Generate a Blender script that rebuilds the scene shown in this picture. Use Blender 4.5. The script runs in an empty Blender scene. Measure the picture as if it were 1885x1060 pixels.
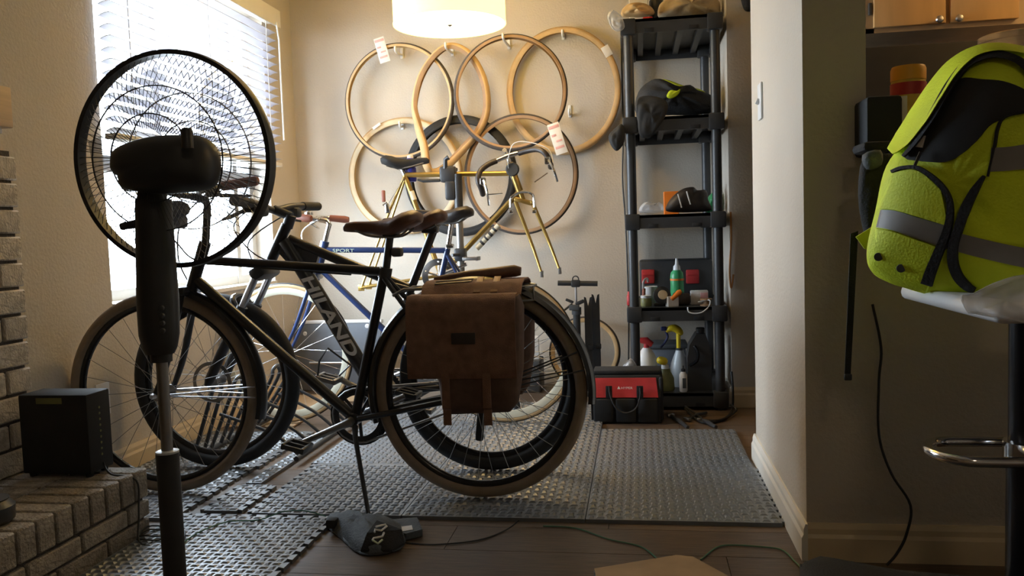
import bpy, bmesh, math, random
import numpy as np
from mathutils import Vector, Matrix, Euler

random.seed(7)
SC = bpy.context.scene
COL = SC.collection
PI = math.pi

# ------------------------------------------------------------------ camera
CAM_H, FPX = 0.90, 1520.0
YAW, PITCH, ROLL = math.radians(8.73), math.radians(3.884), math.radians(-1.909)
_fw = Vector((-math.sin(YAW) * math.cos(PITCH), math.cos(YAW) * math.cos(PITCH), -math.sin(PITCH)))
_r = Vector((math.cos(YAW), math.sin(YAW), 0))
_u = _r.cross(_fw)
RIGHT = math.cos(ROLL) * _r + math.sin(ROLL) * _u
UP = -math.sin(ROLL) * _r + math.cos(ROLL) * _u
FWD = _fw
CAMP = Vector((0, 0, CAM_H))
cd = bpy.data.cameras.new('camera')
cam = bpy.data.objects.new('camera', cd)
COL.objects.link(cam)
cam.matrix_world = Matrix(((RIGHT.x, UP.x, -FWD.x, 0), (RIGHT.y, UP.y, -FWD.y, 0), (RIGHT.z, UP.z, -FWD.z, CAM_H), (0, 0, 0, 1)))
cd.sensor_fit = 'HORIZONTAL'
cd.sensor_width = 36.0
cd.lens = 36.0 * FPX / 1885.0
cd.clip_start = 0.02
SC.camera = cam

# ------------------------------------------------------------------ light and exposure
w = bpy.data.worlds.new('daylight')
SC.world = w
w.use_nodes = True
WN, WL = w.node_tree.nodes, w.node_tree.links
bgn = WN['Background']
bgn.inputs['Strength'].default_value = 1.0
wtc = WN.new('ShaderNodeTexCoord')
wsp = WN.new('ShaderNodeSeparateXYZ')
WL.new(wtc.outputs['Generated'], wsp.inputs[0])
wcr = WN.new('ShaderNodeValToRGB')          # bright hazy sky over darker ground
wmr = WN.new('ShaderNodeMapRange')
wmr.inputs['From Min'].default_value, wmr.inputs['From Max'].default_value = -1, 1
WL.new(wsp.outputs['Z'], wmr.inputs['Value'])
WL.new(wmr.outputs['Result'], wcr.inputs['Fac'])
e = wcr.color_ramp.elements
e[0].position, e[0].color = 0.36, (0.16, 0.17, 0.16, 1)
e[1].position, e[1].color = 0.50, (0.72, 0.86, 1.0, 1)
wmx = WN.new('ShaderNodeVectorMath')
wmx.operation = 'SCALE'
wmx.inputs['Scale'].default_value = 34.0
WL.new(wcr.outputs['Color'], wmx.inputs[0])
WL.new(wmx.outputs['Vector'], bgn.inputs['Color'])
SC.view_settings.view_transform = 'Standard'
SC.view_settings.look = 'None'
SC.view_settings.gamma = 1.0
SC.view_settings.use_curve_mapping = False
SC.view_settings.exposure = 0.0
SC.cycles.max_bounces = 10
SC.cycles.diffuse_bounces = 6
SC.cycles.transparent_max_bounces = 16
SC.cycles.use_denoising = True
SC.cycles.sample_clamp_indirect = 6.0

XL, YB, ZC = -2.03, 4.80, 2.50      # left wall, back wall, ceiling


def portal(loc, rot, sx, sy):
    ld = bpy.data.lights.new('daylight_portal', 'AREA')
    ld.shape = 'RECTANGLE'
    ld.size, ld.size_y = sx, sy
    ld.cycles.is_portal = True
    o = bpy.data.objects.new('daylight_portal', ld)
    o.location, o.rotation_euler = loc, rot
    COL.objects.link(o)


portal((XL - 0.16, 3.675, 1.42), (0, -PI / 2, 0), 1.6, 1.5)


# ------------------------------------------------------------------ pixel helpers (1885 x 1060 frame)
def ray(px, py):
    return FWD + (px - 942.5) / FPX * RIGHT - (py - 530.0) / FPX * UP


def PZ(px, py, z=0.0):
    d = ray(px, py)
    return CAMP + d * ((z - CAM_H) / d.z)


def PY(px, py, y):
    d = ray(px, py)
    return CAMP + d * (y / d.y)


def PX(px, py, x):
    d = ray(px, py)
    return CAMP + d * (x / d.x)


# ------------------------------------------------------------------ materials
MATS = {}


def mat(name, col, rough=0.6, metal=0.0, var=0.10, scale=12.0, bump=0.0, bscale=None, emit=None, estr=0.0,
        trans=0.0, alpha=1.0, stretch=None, spec=None, sheen=0.0, coat=0.0):
    if name in MATS:
        return MATS[name]
    m = bpy.data.materials.new(name)
    m.use_nodes = True
    nt = m.node_tree
    N, L = nt.nodes, nt.links
    b = N['Principled BSDF']
    b.inputs['Roughness'].default_value = rough
    b.inputs['Metallic'].default_value = metal
    if spec is not None:
        b.inputs['Specular IOR Level'].default_value = spec
    if sheen:
        b.inputs['Sheen Weight'].default_value = sheen
    if coat:
        b.inputs['Coat Weight'].default_value = coat
        b.inputs['Coat Roughness'].default_value = rough * .8
    tc = N.new('ShaderNodeTexCoord')
    vec = tc.outputs['Object']
    if stretch:
        mp = N.new('ShaderNodeMapping')
        mp.inputs['Scale'].default_value = stretch
        L.new(vec, mp.inputs['Vector'])
        vec = mp.outputs['Vector']
    nz = N.new('ShaderNodeTexNoise')
    nz.inputs['Scale'].default_value = scale
    nz.inputs['Detail'].default_value = 5
    L.new(vec, nz.inputs['Vector'])
    cr = N.new('ShaderNodeValToRGB')
    lo = [max(0, c * (1 - var)) for c in col]
    hi = [min(1, c * (1 + var)) for c in col]
    cr.color_ramp.elements[0].color = (*lo, 1)
    cr.color_ramp.elements[1].color = (*hi, 1)
    cr.color_ramp.elements[0].position = 0.3
    cr.color_ramp.elements[1].position = 0.7
    L.new(nz.outputs['Fac'], cr.inputs['Fac'])
    L.new(cr.outputs['Color'], b.inputs['Base Color'])
    if bump:
        n2 = N.new('ShaderNodeTexNoise')
        n2.inputs['Scale'].default_value = bscale or scale * 8
        n2.inputs['Detail'].default_value = 3
        L.new(vec, n2.inputs['Vector'])
        bp = N.new('ShaderNodeBump')
        bp.inputs['Strength'].default_value = bump
        bp.inputs['Distance'].default_value = 0.01
        L.new(n2.outputs['Fac'], bp.inputs['Height'])
        L.new(bp.outputs['Normal'], b.inputs['Normal'])
    if emit:
        b.inputs['Emission Color'].default_value = (*emit, 1)
        b.inputs['Emission Strength'].default_value = estr
    if trans:
        b.inputs['Transmission Weight'].default_value = trans
    if alpha < 1:
        b.inputs['Alpha'].default_value = alpha
    MATS[name] = m
    return m


def M(name):
    return MATS[name]


mat('wall_paint', (0.56, 0.50, 0.42), 0.85, var=0.03, scale=3, bump=0.25, bscale=90)
mat('ceiling_paint', (0.62, 0.58, 0.52), 0.9, var=0.03, scale=3, bump=0.3, bscale=60)
mat('trim_white', (0.78, 0.74, 0.66), 0.45, var=0.04, scale=6)
mat('trim_cream', (0.70, 0.56, 0.36), 0.5, var=0.06, scale=6)
mat('vinyl_white', (0.72, 0.75, 0.78), 0.4, var=0.02)
mat('slat_white', (0.50, 0.49, 0.54), 0.5, var=0.03)
mat('brick_clay', (0.34, 0.30, 0.255), 0.85, var=0.30, scale=22, bump=0.7, bscale=120)
mat('brick_clay_dark', (0.26, 0.225, 0.19), 0.85, var=0.30, scale=22, bump=0.7, bscale=120)
mat('brick_pale', (0.62, 0.56, 0.49), 0.85, var=0.25, scale=22, bump=0.7, bscale=120)
mat('brick_pale_grey', (0.54, 0.48, 0.42), 0.85, var=0.25, scale=22, bump=0.7, bscale=120)
mat('mortar', (0.10, 0.085, 0.075), 0.95, var=0.2, scale=30, bump=0.5, bscale=150)
mat('mantel_oak', (0.60, 0.42, 0.25), 0.55, var=0.18, scale=10, stretch=(1, .25, 4))
mat('plank_wood', (0.105, 0.072, 0.050), 0.38, var=0.35, scale=14, stretch=(.6, 8, 8), bump=0.1, bscale=40)
mat('plank_wood_b', (0.13, 0.090, 0.062), 0.40, var=0.35, scale=14, stretch=(.6, 8, 8), bump=0.1, bscale=40)
mat('plank_gap', (0.02, 0.015, 0.012), 0.9)
mat('foam_grey', (0.125, 0.142, 0.165), 0.38, var=0.12, scale=40, spec=1.0, coat=0.4)
mat('black_plastic', (0.035, 0.036, 0.039), 0.42, var=0.15)
mat('black_matte', (0.016, 0.016, 0.017), 0.75, var=0.2)
mat('black_gloss', (0.012, 0.012, 0.014), 0.22, var=0.1)
mat('dark_grey', (0.07, 0.075, 0.08), 0.5)
mat('steel', (0.62, 0.62, 0.64), 0.28, metal=1.0, var=0.08)
mat('chrome', (0.75, 0.75, 0.76), 0.12, metal=1.0, var=0.04)
mat('dull_steel', (0.34, 0.33, 0.32), 0.45, metal=1.0, var=0.1)
mat('rubber_black', (0.020, 0.020, 0.021), 0.7, var=0.15, scale=60)
mat('rubber_brown', (0.27, 0.205, 0.145), 0.75, var=0.14, scale=25)
mat('tread_brown', (0.21, 0.16, 0.115), 0.8, var=0.2, scale=60)
mat('tan_sidewall', (0.62, 0.42, 0.21), 0.6, var=0.10, scale=18)
mat('tan_pale', (0.70, 0.56, 0.36), 0.6, var=0.08, scale=18)
mat('tan_dark', (0.36, 0.22, 0.12), 0.65, var=0.10, scale=18)
mat('tread_grey', (0.075, 0.062, 0.055), 0.8, var=0.2, scale=60)
mat('cream_rim', (0.78, 0.74, 0.58), 0.4, var=0.04)
mat('frame_black', (0.020, 0.020, 0.022), 0.30, var=0.1, coat=0.3)
mat('frame_blue', (0.030, 0.055, 0.16), 0.28, var=0.1, coat=0.4)
mat('frame_gold', (0.46, 0.30, 0.085), 0.32, metal=0.75, var=0.1)
mat('leather_brown', (0.13, 0.058, 0.032), 0.42, var=0.2, scale=20, bump=0.15, bscale=200)
mat('leather_dark', (0.035, 0.026, 0.022), 0.45, var=0.2, scale=20)
mat('grip_brown', (0.26, 0.085, 0.05), 0.55)
mat('canvas_brown', (0.22, 0.115, 0.075), 0.8, var=0.2, scale=30, bump=0.3, bscale=300)
mat('canvas_dark', (0.12, 0.068, 0.048), 0.85, var=0.2, scale=30)
mat('strap_brown', (0.26, 0.125, 0.06), 0.55, var=0.2)
mat('letter_white', (0.88, 0.88, 0.86), 0.5, var=0.02)
mat('letter_pale', (0.60, 0.68, 0.50), 0.5, var=0.02)
mat('red_plastic', (0.45, 0.03, 0.03), 0.45)
mat('red_fabric', (0.50, 0.028, 0.035), 0.7, var=0.15, bump=0.2, bscale=300)
mat('black_fabric', (0.018, 0.018, 0.02), 0.85, var=0.2, bump=0.3, bscale=200)
mat('grey_fabric', (0.075, 0.085, 0.095), 0.7, var=0.25, bump=0.3, bscale=120)
mat('neon_fabric', (0.72, 0.86, 0.02), 0.65, var=0.10, scale=9, bump=0.2, bscale=200)
mat('neon_dull', (0.50, 0.58, 0.03), 0.7, var=0.10, scale=9)  # darker, duller neon yellow for the vest and the tab
mat('reflective_grey', (0.23, 0.215, 0.20), 0.5, var=0.10, scale=18)
mat('yellow_plastic', (0.80, 0.58, 0.02), 0.4)
mat('orange_plastic', (0.85, 0.22, 0.02), 0.45)
mat('green_bottle', (0.05, 0.36, 0.14), 0.35)
mat('white_plastic', (0.75, 0.75, 0.75), 0.4, var=0.03)
mat('milky_plastic', (0.55, 0.58, 0.60), 0.35, var=0.05)
mat('blue_plastic', (0.06, 0.06, 0.42), 0.35)
mat('navy_plastic', (0.02, 0.025, 0.09), 0.4)
mat('olive_label', (0.17, 0.17, 0.06), 0.5, var=0.3)
mat('paper_white', (0.78, 0.75, 0.72), 0.8, var=0.05, scale=40)
mat('paper_pink', (0.72, 0.40, 0.38), 0.8, var=0.08, scale=40)
mat('cardboard', (0.38, 0.26, 0.15), 0.85, var=0.12, scale=12)
mat('tan_cloth', (0.48, 0.38, 0.25), 0.9, var=0.15, bump=0.4, bscale=40)
mat('cabinet_wood', (0.66, 0.42, 0.18), 0.5, var=0.10, scale=5, stretch=(4, 4, .5))
mat('cabinet_side', (0.50, 0.38, 0.24), 0.6, var=0.08)
mat('brown_dark', (0.10, 0.058, 0.035), 0.6, var=0.15)
mat('counter_dark', (0.055, 0.06, 0.06), 0.35, var=0.3, scale=60)
mat('wire_green', (0.05, 0.17, 0.10), 0.5)
mat('cord_black', (0.02, 0.02, 0.02), 0.5)
mat('cord_orange', (0.50, 0.22, 0.06), 0.5)
mat('panel_grey', (0.13, 0.145, 0.17), 0.5, var=0.05)
mat('lamp_shade', (0.9, 0.72, 0.35), 0.8, var=0.02, emit=(1.0, 0.72, 0.13), estr=4.8)
mat('lamp_glow', (1, 0.95, 0.8), 0.8, var=0.0, emit=(1.0, 0.66, 0.28), estr=14.0)
mat('warm_glow', (1, 0.9, 0.7), 0.8, var=0.0, emit=(1.0, 0.62, 0.25), estr=75.0)
mat('fill_glow', (1, 0.9, 0.7), 0.8, var=0.0, emit=(1.0, 0.80, 0.55), estr=18.0)  # emission for the added fill lamp behind the camera
mat('clear_plastic', (0.85, 0.85, 0.85), 0.15, var=0.0, trans=0.85, alpha=0.55)
mat('film_plastic', (0.80, 0.80, 0.82), 0.2, var=0.05, trans=0.3, alpha=0.55)
mat('blade_grey', (0.5, 0.52, 0.55), 0.3, var=0.0, alpha=0.3)
mat('amber_label', (0.62, 0.40, 0.05), 0.5, var=0.25, scale=25)
mat('lid_orange', (0.75, 0.36, 0.02), 0.45)


def glass_mat():
    m = bpy.data.materials.new('window_glass')
    m.use_nodes = True
    nt = m.node_tree
    nt.nodes.clear()
    o = nt.nodes.new('ShaderNodeOutputMaterial')
    t = nt.nodes.new('ShaderNodeBsdfTransparent')
    g = nt.nodes.new('ShaderNodeBsdfGlossy')
    g.inputs['Roughness'].default_value = 0.02
    mx = nt.nodes.new('ShaderNodeMixShader')
    mx.inputs[0].default_value = 0.05
    nt.links.new(t.outputs[0], mx.inputs[1])
    nt.links.new(g.outputs[0], mx.inputs[2])
    nt.links.new(mx.outputs[0], o.inputs[0])
    MATS['window_glass'] = m


glass_mat()


# ------------------------------------------------------------------ mesh builder (world coordinates)
class MB:
    def __init__(self):
        self.v, self.f = [], []

    def add(self, vs, fs):
        o = len(self.v)
        self.v += [Vector(p) for p in vs]
        self.f += [tuple(i + o for i in f) for f in fs]
        return self

    def ab(self, a, b):
        x0, y0, z0 = [min(p, q) for p, q in zip(a, b)]
        x1, y1, z1 = [max(p, q) for p, q in zip(a, b)]
        return self.add([(x0, y0, z0), (x1, y0, z0), (x1, y1, z0), (x0, y1, z0), (x0, y0, z1), (x1, y0, z1), (x1, y1, z1), (x0, y1, z1)],
                        [(0, 3, 2, 1), (4, 5, 6, 7), (0, 1, 5, 4), (1, 2, 6, 5), (2, 3, 7, 6), (3, 0, 4, 7)])

    def rbox(self, c, s, r=0.01, rot=(0, 0, 0), seg=2):
        bm = bmesh.new()
        bmesh.ops.create_cube(bm, size=1.0)
        bmesh.ops.scale(bm, vec=s, verts=bm.verts)
        r = min(r, min(s) * 0.49)
        bmesh.ops.bevel(bm, geom=bm.edges[:], offset=r, segments=seg, profile=0.5, affect='EDGES')
        mt = Matrix.Translation(Vector(c)) @ Euler(rot).to_matrix().to_4x4()
        bmesh.ops.transform(bm, matrix=mt, verts=bm.verts)
        bm.verts.index_update()
        self.add([v.co.copy() for v in bm.verts], [[v.index for v in f.verts] for f in bm.faces])
        bm.free()
        return self

    def tube(self, pts, r, n=8, closed=False, flat=None):
        pts = [Vector(p) for p in pts]
        m = len(pts)
        rs = r if isinstance(r, (list, tuple)) else [r] * m
        tg = []
        for i in range(m):
            a = pts[(i - 1) % m] if (closed or i > 0) else pts[i]
            b = pts[(i + 1) % m] if (closed or i < m - 1) else pts[i]
            t = b - a
            tg.append(t.normalized() if t.length > 1e-9 else Vector((0, 0, 1)))
        ref = Vector((0, 0, 1)) if abs(tg[0].z) < 0.9 else Vector((0, 1, 0))
        nrm = (ref - tg[0] * ref.dot(tg[0])).normalized()
        vs, fs = [], []
        for i in range(m):
            nn = nrm - tg[i] * nrm.dot(tg[i])
            nrm = nn.normalized() if nn.length > 1e-6 else tg[i].orthogonal().normalized()
            bn = tg[i].cross(nrm)
            for k in range(n):
                a = 2 * PI * k / n
                vs.append(pts[i] + (nrm * math.cos(a) + bn * math.sin(a) * (flat or 1)) * rs[i])
        for i in range(m if closed else m - 1):
            j = (i + 1) % m
            for k in range(n):
                k2 = (k + 1) % n
                fs.append((i * n + k, i * n + k2, j * n + k2, j * n + k))
        if not closed:
            fs.append(tuple(range(n - 1, -1, -1)))
            fs.append(tuple((m - 1) * n + k for k in range(n)))
        return self.add(vs, fs)

    def lathe(self, c, axis, prof, n=20):
        # prof: list of (radius, height along axis)
        c, ax = Vector(c), Vector(axis).normalized()
        e1 = ax.orthogonal().normalized()
        e2 = ax.cross(e1)
        vs, fs = [], []
        for (r, h) in prof:
            for k in range(n):
                a = 2 * PI * k / n
                vs.append(c + ax * h + (e1 * math.cos(a) + e2 * math.sin(a)) * max(r, 1e-5))
        for i in range(len(prof) - 1):
            for k in range(n):
                k2 = (k + 1) % n
                fs.append((i * n + k, i * n + k2, (i + 1) * n + k2, (i + 1) * n + k))
        fs.append(tuple(range(n - 1, -1, -1)))
        fs.append(tuple((len(prof) - 1) * n + k for k in range(n)))
        return self.add(vs, fs)

    def ring(self, c, axis, R, sect, n=48, a0=0.0, a1=2 * PI, e1=None):
        # closed cross-section sect [(dr, dh)] swept around axis
        c, ax = Vector(c), Vector(axis).normalized()
        e1 = Vector(e1).normalized() if e1 is not None else ax.orthogonal().normalized()
        e2 = ax.cross(e1)
        full = abs(a1 - a0 - 2 * PI) < 1e-6
        m = len(sect)
        vs, fs = [], []
        cnt = n if full else n + 1
        for i in range(cnt):
            a = a0 + (a1 - a0) * i / n
            d = e1 * math.cos(a) + e2 * math.sin(a)
            for (dr, dh) in sect:
                vs.append(c + d * (R + dr) + ax * dh)
        for i in range(n):
            j = (i + 1) % cnt
            for k in range(m):
                k2 = (k + 1) % m
                fs.append((i * m + k, i * m + k2, j * m + k2, j * m + k))
        if not full:
            fs.append(tuple(range(m - 1, -1, -1)))
            fs.append(tuple(n * m + k for k in range(m)))
        return self.add(vs, fs)

    def prism(self, poly, vec):
        poly = [Vector(p) for p in poly]
        vec = Vector(vec)
        n = len(poly)
        fs = [tuple(range(n - 1, -1, -1)), tuple(range(n, 2 * n))]
        fs += [(i, (i + 1) % n, n + (i + 1) % n, n + i) for i in range(n)]
        return self.add(poly + [p + vec for p in poly], fs)

    def pillow(self, outline, normal, tf, tb, rings=8, p=2.2, c=None, wob=0.0):
        # inflated shape: star-shaped outline, bulging tf along normal and tb against it
        ol = [Vector(q) for q in outline]
        nv = Vector(normal).normalized()
        n = len(ol)
        c = Vector(c) if c is not None else sum(ol, Vector()) / n
        vs, fs = [], []
        for side, t in ((1, tf), (-1, tb)):
            o = len(vs)
            for k in range(rings):
                s = 1 - (k / rings)
                s = math.sin(s * PI / 2) ** 0.8
                h = t * (max(0, 1 - s ** p)) ** (1 / p)
                for q in ol:
                    d = (q - c) * s + c + nv * (side * h)
                    if wob and 0 < k:
                        d += nv * side * wob * math.sin(q.x * 47 + k) * math.cos(q.z * 39 + q.y * 31 - k)
                    vs.append(d)
            vs.append(c + nv * (side * t))
            ci = len(vs) - 1
            for k in range(rings - 1):
                for i in range(n):
                    i2 = (i + 1) % n
                    q = (o + k * n + i, o + k * n + i2, o + (k + 1) * n + i2, o + (k + 1) * n + i)
                    fs.append(q if side > 0 else q[::-1])
            for i in range(n):
                q = (o + (rings - 1) * n + i, o + (rings - 1) * n + (i + 1) % n, ci)
                fs.append(q if side > 0 else q[::-1])
        # both rims share the outline positions: weld them
        m0 = rings * n + 1
        fs = [tuple((i - m0 if m0 <= i < m0 + n else i) for i in f) for f in fs]
        return self.add(vs, fs)

    def mesh(self, name, m, org=(0, 0, 0), smooth=True, angle=40):
        me = bpy.data.meshes.new(name)
        o = Vector(org)
        me.from_pydata([tuple(p - o) for p in self.v], [], self.f)
        bm = bmesh.new()
        bm.from_mesh(me)
        bmesh.ops.recalc_face_normals(bm, faces=bm.faces[:])
        bm.to_mesh(me)
        bm.free()
        me.materials.append(M(m) if isinstance(m, str) else m)
        if smooth:
            me.shade_smooth()
            me.set_sharp_from_angle(angle=math.radians(angle))
        me.update()
        return me


ORG = {}


def link(name, data, loc, parent=None):
    o = bpy.data.objects.new(name, data)
    COL.objects.link(o)
    if parent is not None:
        o.parent = parent
        ORG[o.name] = Vector(ORG[parent.name]) + Vector(loc)
    else:
        ORG[o.name] = Vector(loc)
    o.location = loc
    return o


def part(name, mb, m, parent, smooth=True, angle=40, label=None, kind=None):
    o = link(name, mb.mesh(name, m, ORG[parent.name], smooth, angle), (0, 0, 0), parent)
    if label:
        o['label'] = label
    if kind:
        o['kind'] = kind
    return o


def tag(o, label, cat, group=None, kind=None):
    o['label'] = label
    o['category'] = cat
    if group:
        o['group'] = group
    if kind:
        o['kind'] = kind
    return o


def thing(name, loc, label, cat, group=None):
    return tag(link(name, None, Vector(loc)), label, cat, group)


def solo(name, mb, m, label, cat, group=None, smooth=True, angle=40):
    xs = [p.x for p in mb.v]
    ys = [p.y for p in mb.v]
    zs = [p.z for p in mb.v]
    org = Vector(((min(xs) + max(xs)) / 2, (min(ys) + max(ys)) / 2, min(zs)))
    return tag(link(name, mb.mesh(name, m, org, smooth, angle), org), label, cat, group)


def struct(name, mb, m, label=None, parent=None, smooth=False):
    o = link(name, mb.mesh(name, m, (0, 0, 0) if parent is None else ORG[parent.name], smooth), (0, 0, 0), parent)
    if parent is None:
        o['kind'] = 'structure'
    if label:
        o['label'] = label
    return o


def inst(name, data, loc, rot, parent, scale=(1, 1, 1)):
    o = bpy.data.objects.new(name, data)
    COL.objects.link(o)
    o.parent = parent
    o.location = Vector(loc) - Vector(ORG[parent.name])
    o.rotation_euler = rot
    o.scale = scale
    ORG[o.name] = Vector(loc)
    return o


def spline(pts, per=6, closed=False):
    pts = [Vector(p) for p in pts]
    n = len(pts)
    out = []
    for i in range(n if closed else n - 1):
        p0 = pts[(i - 1) % n] if closed or i > 0 else pts[i]
        p1 = pts[i]
        p2 = pts[(i + 1) % n]
        p3 = pts[(i + 2) % n] if closed or i < n - 2 else pts[min(i + 1, n - 1)]
        for k in range(per):
            t = k / per
            out.append(0.5 * ((2 * p1) + (p2 - p0) * t + (2 * p0 - 5 * p1 + 4 * p2 - p3) * t * t + (3 * p1 - p0 - 3 * p2 + p3) * t ** 3))
    if not closed:
        out.append(pts[-1])
    return out


def text_part(name, body, m, parent, origin, xdir, ydir, height, length=None, depth=0.002, shear=0.0, font_bold=0.0):
    cu = bpy.data.curves.new(name, 'FONT')
    cu.body = body
    cu.size = 1.0
    cu.extrude = 0.0
    cu.offset = font_bold
    cu.shear = shear
    cu.align_x, cu.align_y = 'CENTER', 'CENTER'
    to = bpy.data.objects.new(name, cu)
    COL.objects.link(to)
    bpy.context.view_layer.update()
    me = bpy.data.meshes.new_from_object(to.evaluated_get(bpy.context.evaluated_depsgraph_get()))
    bpy.data.objects.remove(to)
    xs = [v.co.x for v in me.vertices]
    ys = [v.co.y for v in me.vertices]
    hx, hy = (max(xs) - min(xs)), (max(ys) - min(ys))
    cx, cy = (max(xs) + min(xs)) / 2, (max(ys) + min(ys)) / 2
    sy = height / hy
    sx = (length / hx) if length else sy
    xd, yd = Vector(xdir).normalized(), Vector(ydir).normalized()
    o = Vector(origin) - Vector(ORG[parent.name])
    for v in me.vertices:
        x, y = v.co.x - cx, v.co.y - cy
        v.co = o + xd * x * sx + yd * y * sy
    me.materials.clear()
    me.materials.append(M(m))
    ob = link(name, me, (0, 0, 0), parent)
    return ob

# ================================================================== the room
# floor: a dark sub-floor with separate laminate planks running along X
fl = struct('floor', MB().ab((XL - .15, -2.5, -0.10), (3.3, 4.95, -0.012)), 'plank_gap', 'dark brown wood laminate floor')
PLW, PLL = 0.19, 1.25
pm = [MB().ab((-PLL / 2, -PLW / 2, -0.011), (PLL / 2 - 0.002, PLW / 2 - 0.0025, 0.0)).mesh('plank', n_, smooth=False) for n_ in ('plank_wood', 'plank_wood_b')]
row = 0
y = -2.5 + PLW / 2
while y < 4.9:
    x = XL - 0.1 + (0.37 * row % 1.0) * PLL - PLL / 2
    while x < 3.3:
        inst('plank', pm[random.random() < .4], (x, y, 0), (0, 0, 0), fl)
        x += PLL
    y += PLW
    row += 1

struct('ceiling', MB().ab((XL - .15, -2.5, ZC), (3.3, 4.95, ZC + .1)), 'ceiling_paint', 'plain beige ceiling')

WY0, WY1, WZ0, WZ1 = 2.94, 4.41, 0.665, 2.14
struct('wall_left', MB().ab((XL - .16, -2.5, 0), (XL, WY0, ZC)).ab((XL - .16, WY1, 0), (XL, YB + .15, ZC))
       .ab((XL - .16, WY0, 0), (XL, WY1, WZ0)).ab((XL - .16, WY0, WZ1), (XL, WY1, ZC)), 'wall_paint', 'beige wall with the window')
struct('wall_back', MB().ab((XL, YB, 0), (0.445, YB + .15, ZC)), 'wall_paint', 'beige wall with hanging tires')
HY = 4.15
struct('wall_hall', MB().ab((0.445, HY, 0), (3.3, YB + .15, ZC)), 'wall_paint', 'beige wall beyond the doorway')
PXL, PXR, PYN, PYF = 0.43, 0.585, 2.25, 3.20
struct('wall_partition', MB().ab((PXL, PYN, 0), (PXR, PYF, ZC)), 'wall_paint', 'beige end wall beside the kitchen')
struct('wall_kitchen', MB().ab((PXR, PYN, 0), (3.3, PYN + .14, 1.02)), 'wall_paint', 'half-height kitchen wall under the counter')
struct('wall_header', MB().ab((PXR, PYN, 1.95), (3.3, PYN + .14, ZC)), 'wall_paint', 'beige wall strip over the kitchen opening')
struct('wall_right', MB().ab((3.3, -2.5, 0), (3.4, 4.95, ZC)), 'wall_paint', 'beige wall at the far right')
struct('wall_rear', MB().ab((XL, -2.6, 0), (3.3, -2.5, ZC)), 'wall_paint', 'plain beige wall behind the camera')



# baseboards with a stepped profile
def base(name, p0, p1, outv, m='trim_white', h=0.10):
    p0, p1, o = Vector(p0), Vector(p1), Vector(outv)
    d = p1 - p0
    mb = MB()
    prof = [(0, 0), (0.016, 0), (0.016, h * .62), (0.011, h * .72), (0.011, h * .86), (0.006, h), (0, h)]
    mb.prism([p0 + o * a + Vector((0, 0, b)) for a, b in prof], d)
    return struct(name, mb, m)


base('baseboard_partition', (PXL, PYN - .016, 0), (PXL, PYF + .016, 0), (-1, 0, 0))
base('baseboard_kitchen', (PXL, PYN, 0), (3.3, PYN, 0), (0, -1, 0), 'trim_cream')
base('baseboard_end', (PXL, PYF, 0), (PXR, PYF, 0), (0, 1, 0))
base('baseboard_hall', (0.445, HY, 0), (3.3, HY, 0), (0, -1, 0), 'trim_cream')
base('baseboard_back', (XL, YB, 0), (0.445, YB, 0), (0, -1, 0))
base('baseboard_left', (XL, 2.34, 0), (XL, YB, 0), (1, 0, 0), 'trim_cream')
base('baseboard_nook', (0.445, HY, 0), (0.445, YB, 0), (-1, 0, 0))

# window: vinyl frame, meeting rail, mullions, glass, sill
wi = link('window_1', None, (XL, 3.675, WZ0))
wi['kind'] = 'structure'
wi['label'] = 'bright white-framed window in the left wall'
FX = XL - 0.10
mb = MB()
for a, b in (((WY0, WZ0), (WY0 + .05, WZ1)), ((WY1 - .05, WZ0), (WY1, WZ1)), ((WY0, WZ0), (WY1, WZ0 + .05)), ((WY0, WZ1 - .05), (WY1, WZ1))):
    mb.ab((FX - .05, a[0], a[1]), (FX, b[0], b[1]))
part('window_frame', mb, 'vinyl_white', wi, smooth=False)
part('meeting_rail', MB().ab((FX - .045, WY0, 1.20), (FX + .01, WY1, 1.265)), 'vinyl_white', wi, smooth=False)
for yy in (3.49, 4.19):
    part('mullion', MB().ab((FX - .045, yy - .022, WZ0), (FX + .004, yy + .022, WZ1)), 'vinyl_white', wi, smooth=False)
ys_ = [WY0 + .05, 3.468, 3.512, 4.168, 4.212, WY1 - .05]
for k in range(3):
    for z0, z1 in ((WZ0 + .05, 1.20), (1.265, WZ1 - .05)):
        part('pane', MB().ab((FX - .03, ys_[2 * k], z0), (FX - .026, ys_[2 * k + 1], z1)), 'window_glass', wi, smooth=False)
part('window_sill', MB().ab((FX, WY0, WZ0 - .012), (XL + .012, WY1, WZ0 + .006)), 'trim_white', wi, smooth=False)

# outlet plate on the left wall under the window
op = thing('wall_outlet', (XL + .003, 2.93, .34), 'white outlet cover plate low on the wall under the window', 'outlet')
c = PX(188, 735, XL)
ORG[op.name] = Vector((XL, c.y, c.z - .06)); op.location = ORG[op.name]
part('cover_plate', MB().rbox((XL + .004, c.y, c.z), (.007, .078, .125), .003), 'white_plastic', op)
for dz in (-.025, .025):
    part('socket', MB().rbox((XL + .0085, c.y, c.z + dz), (.004, .034, .028), .0015), 'vinyl_white', op)

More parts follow.
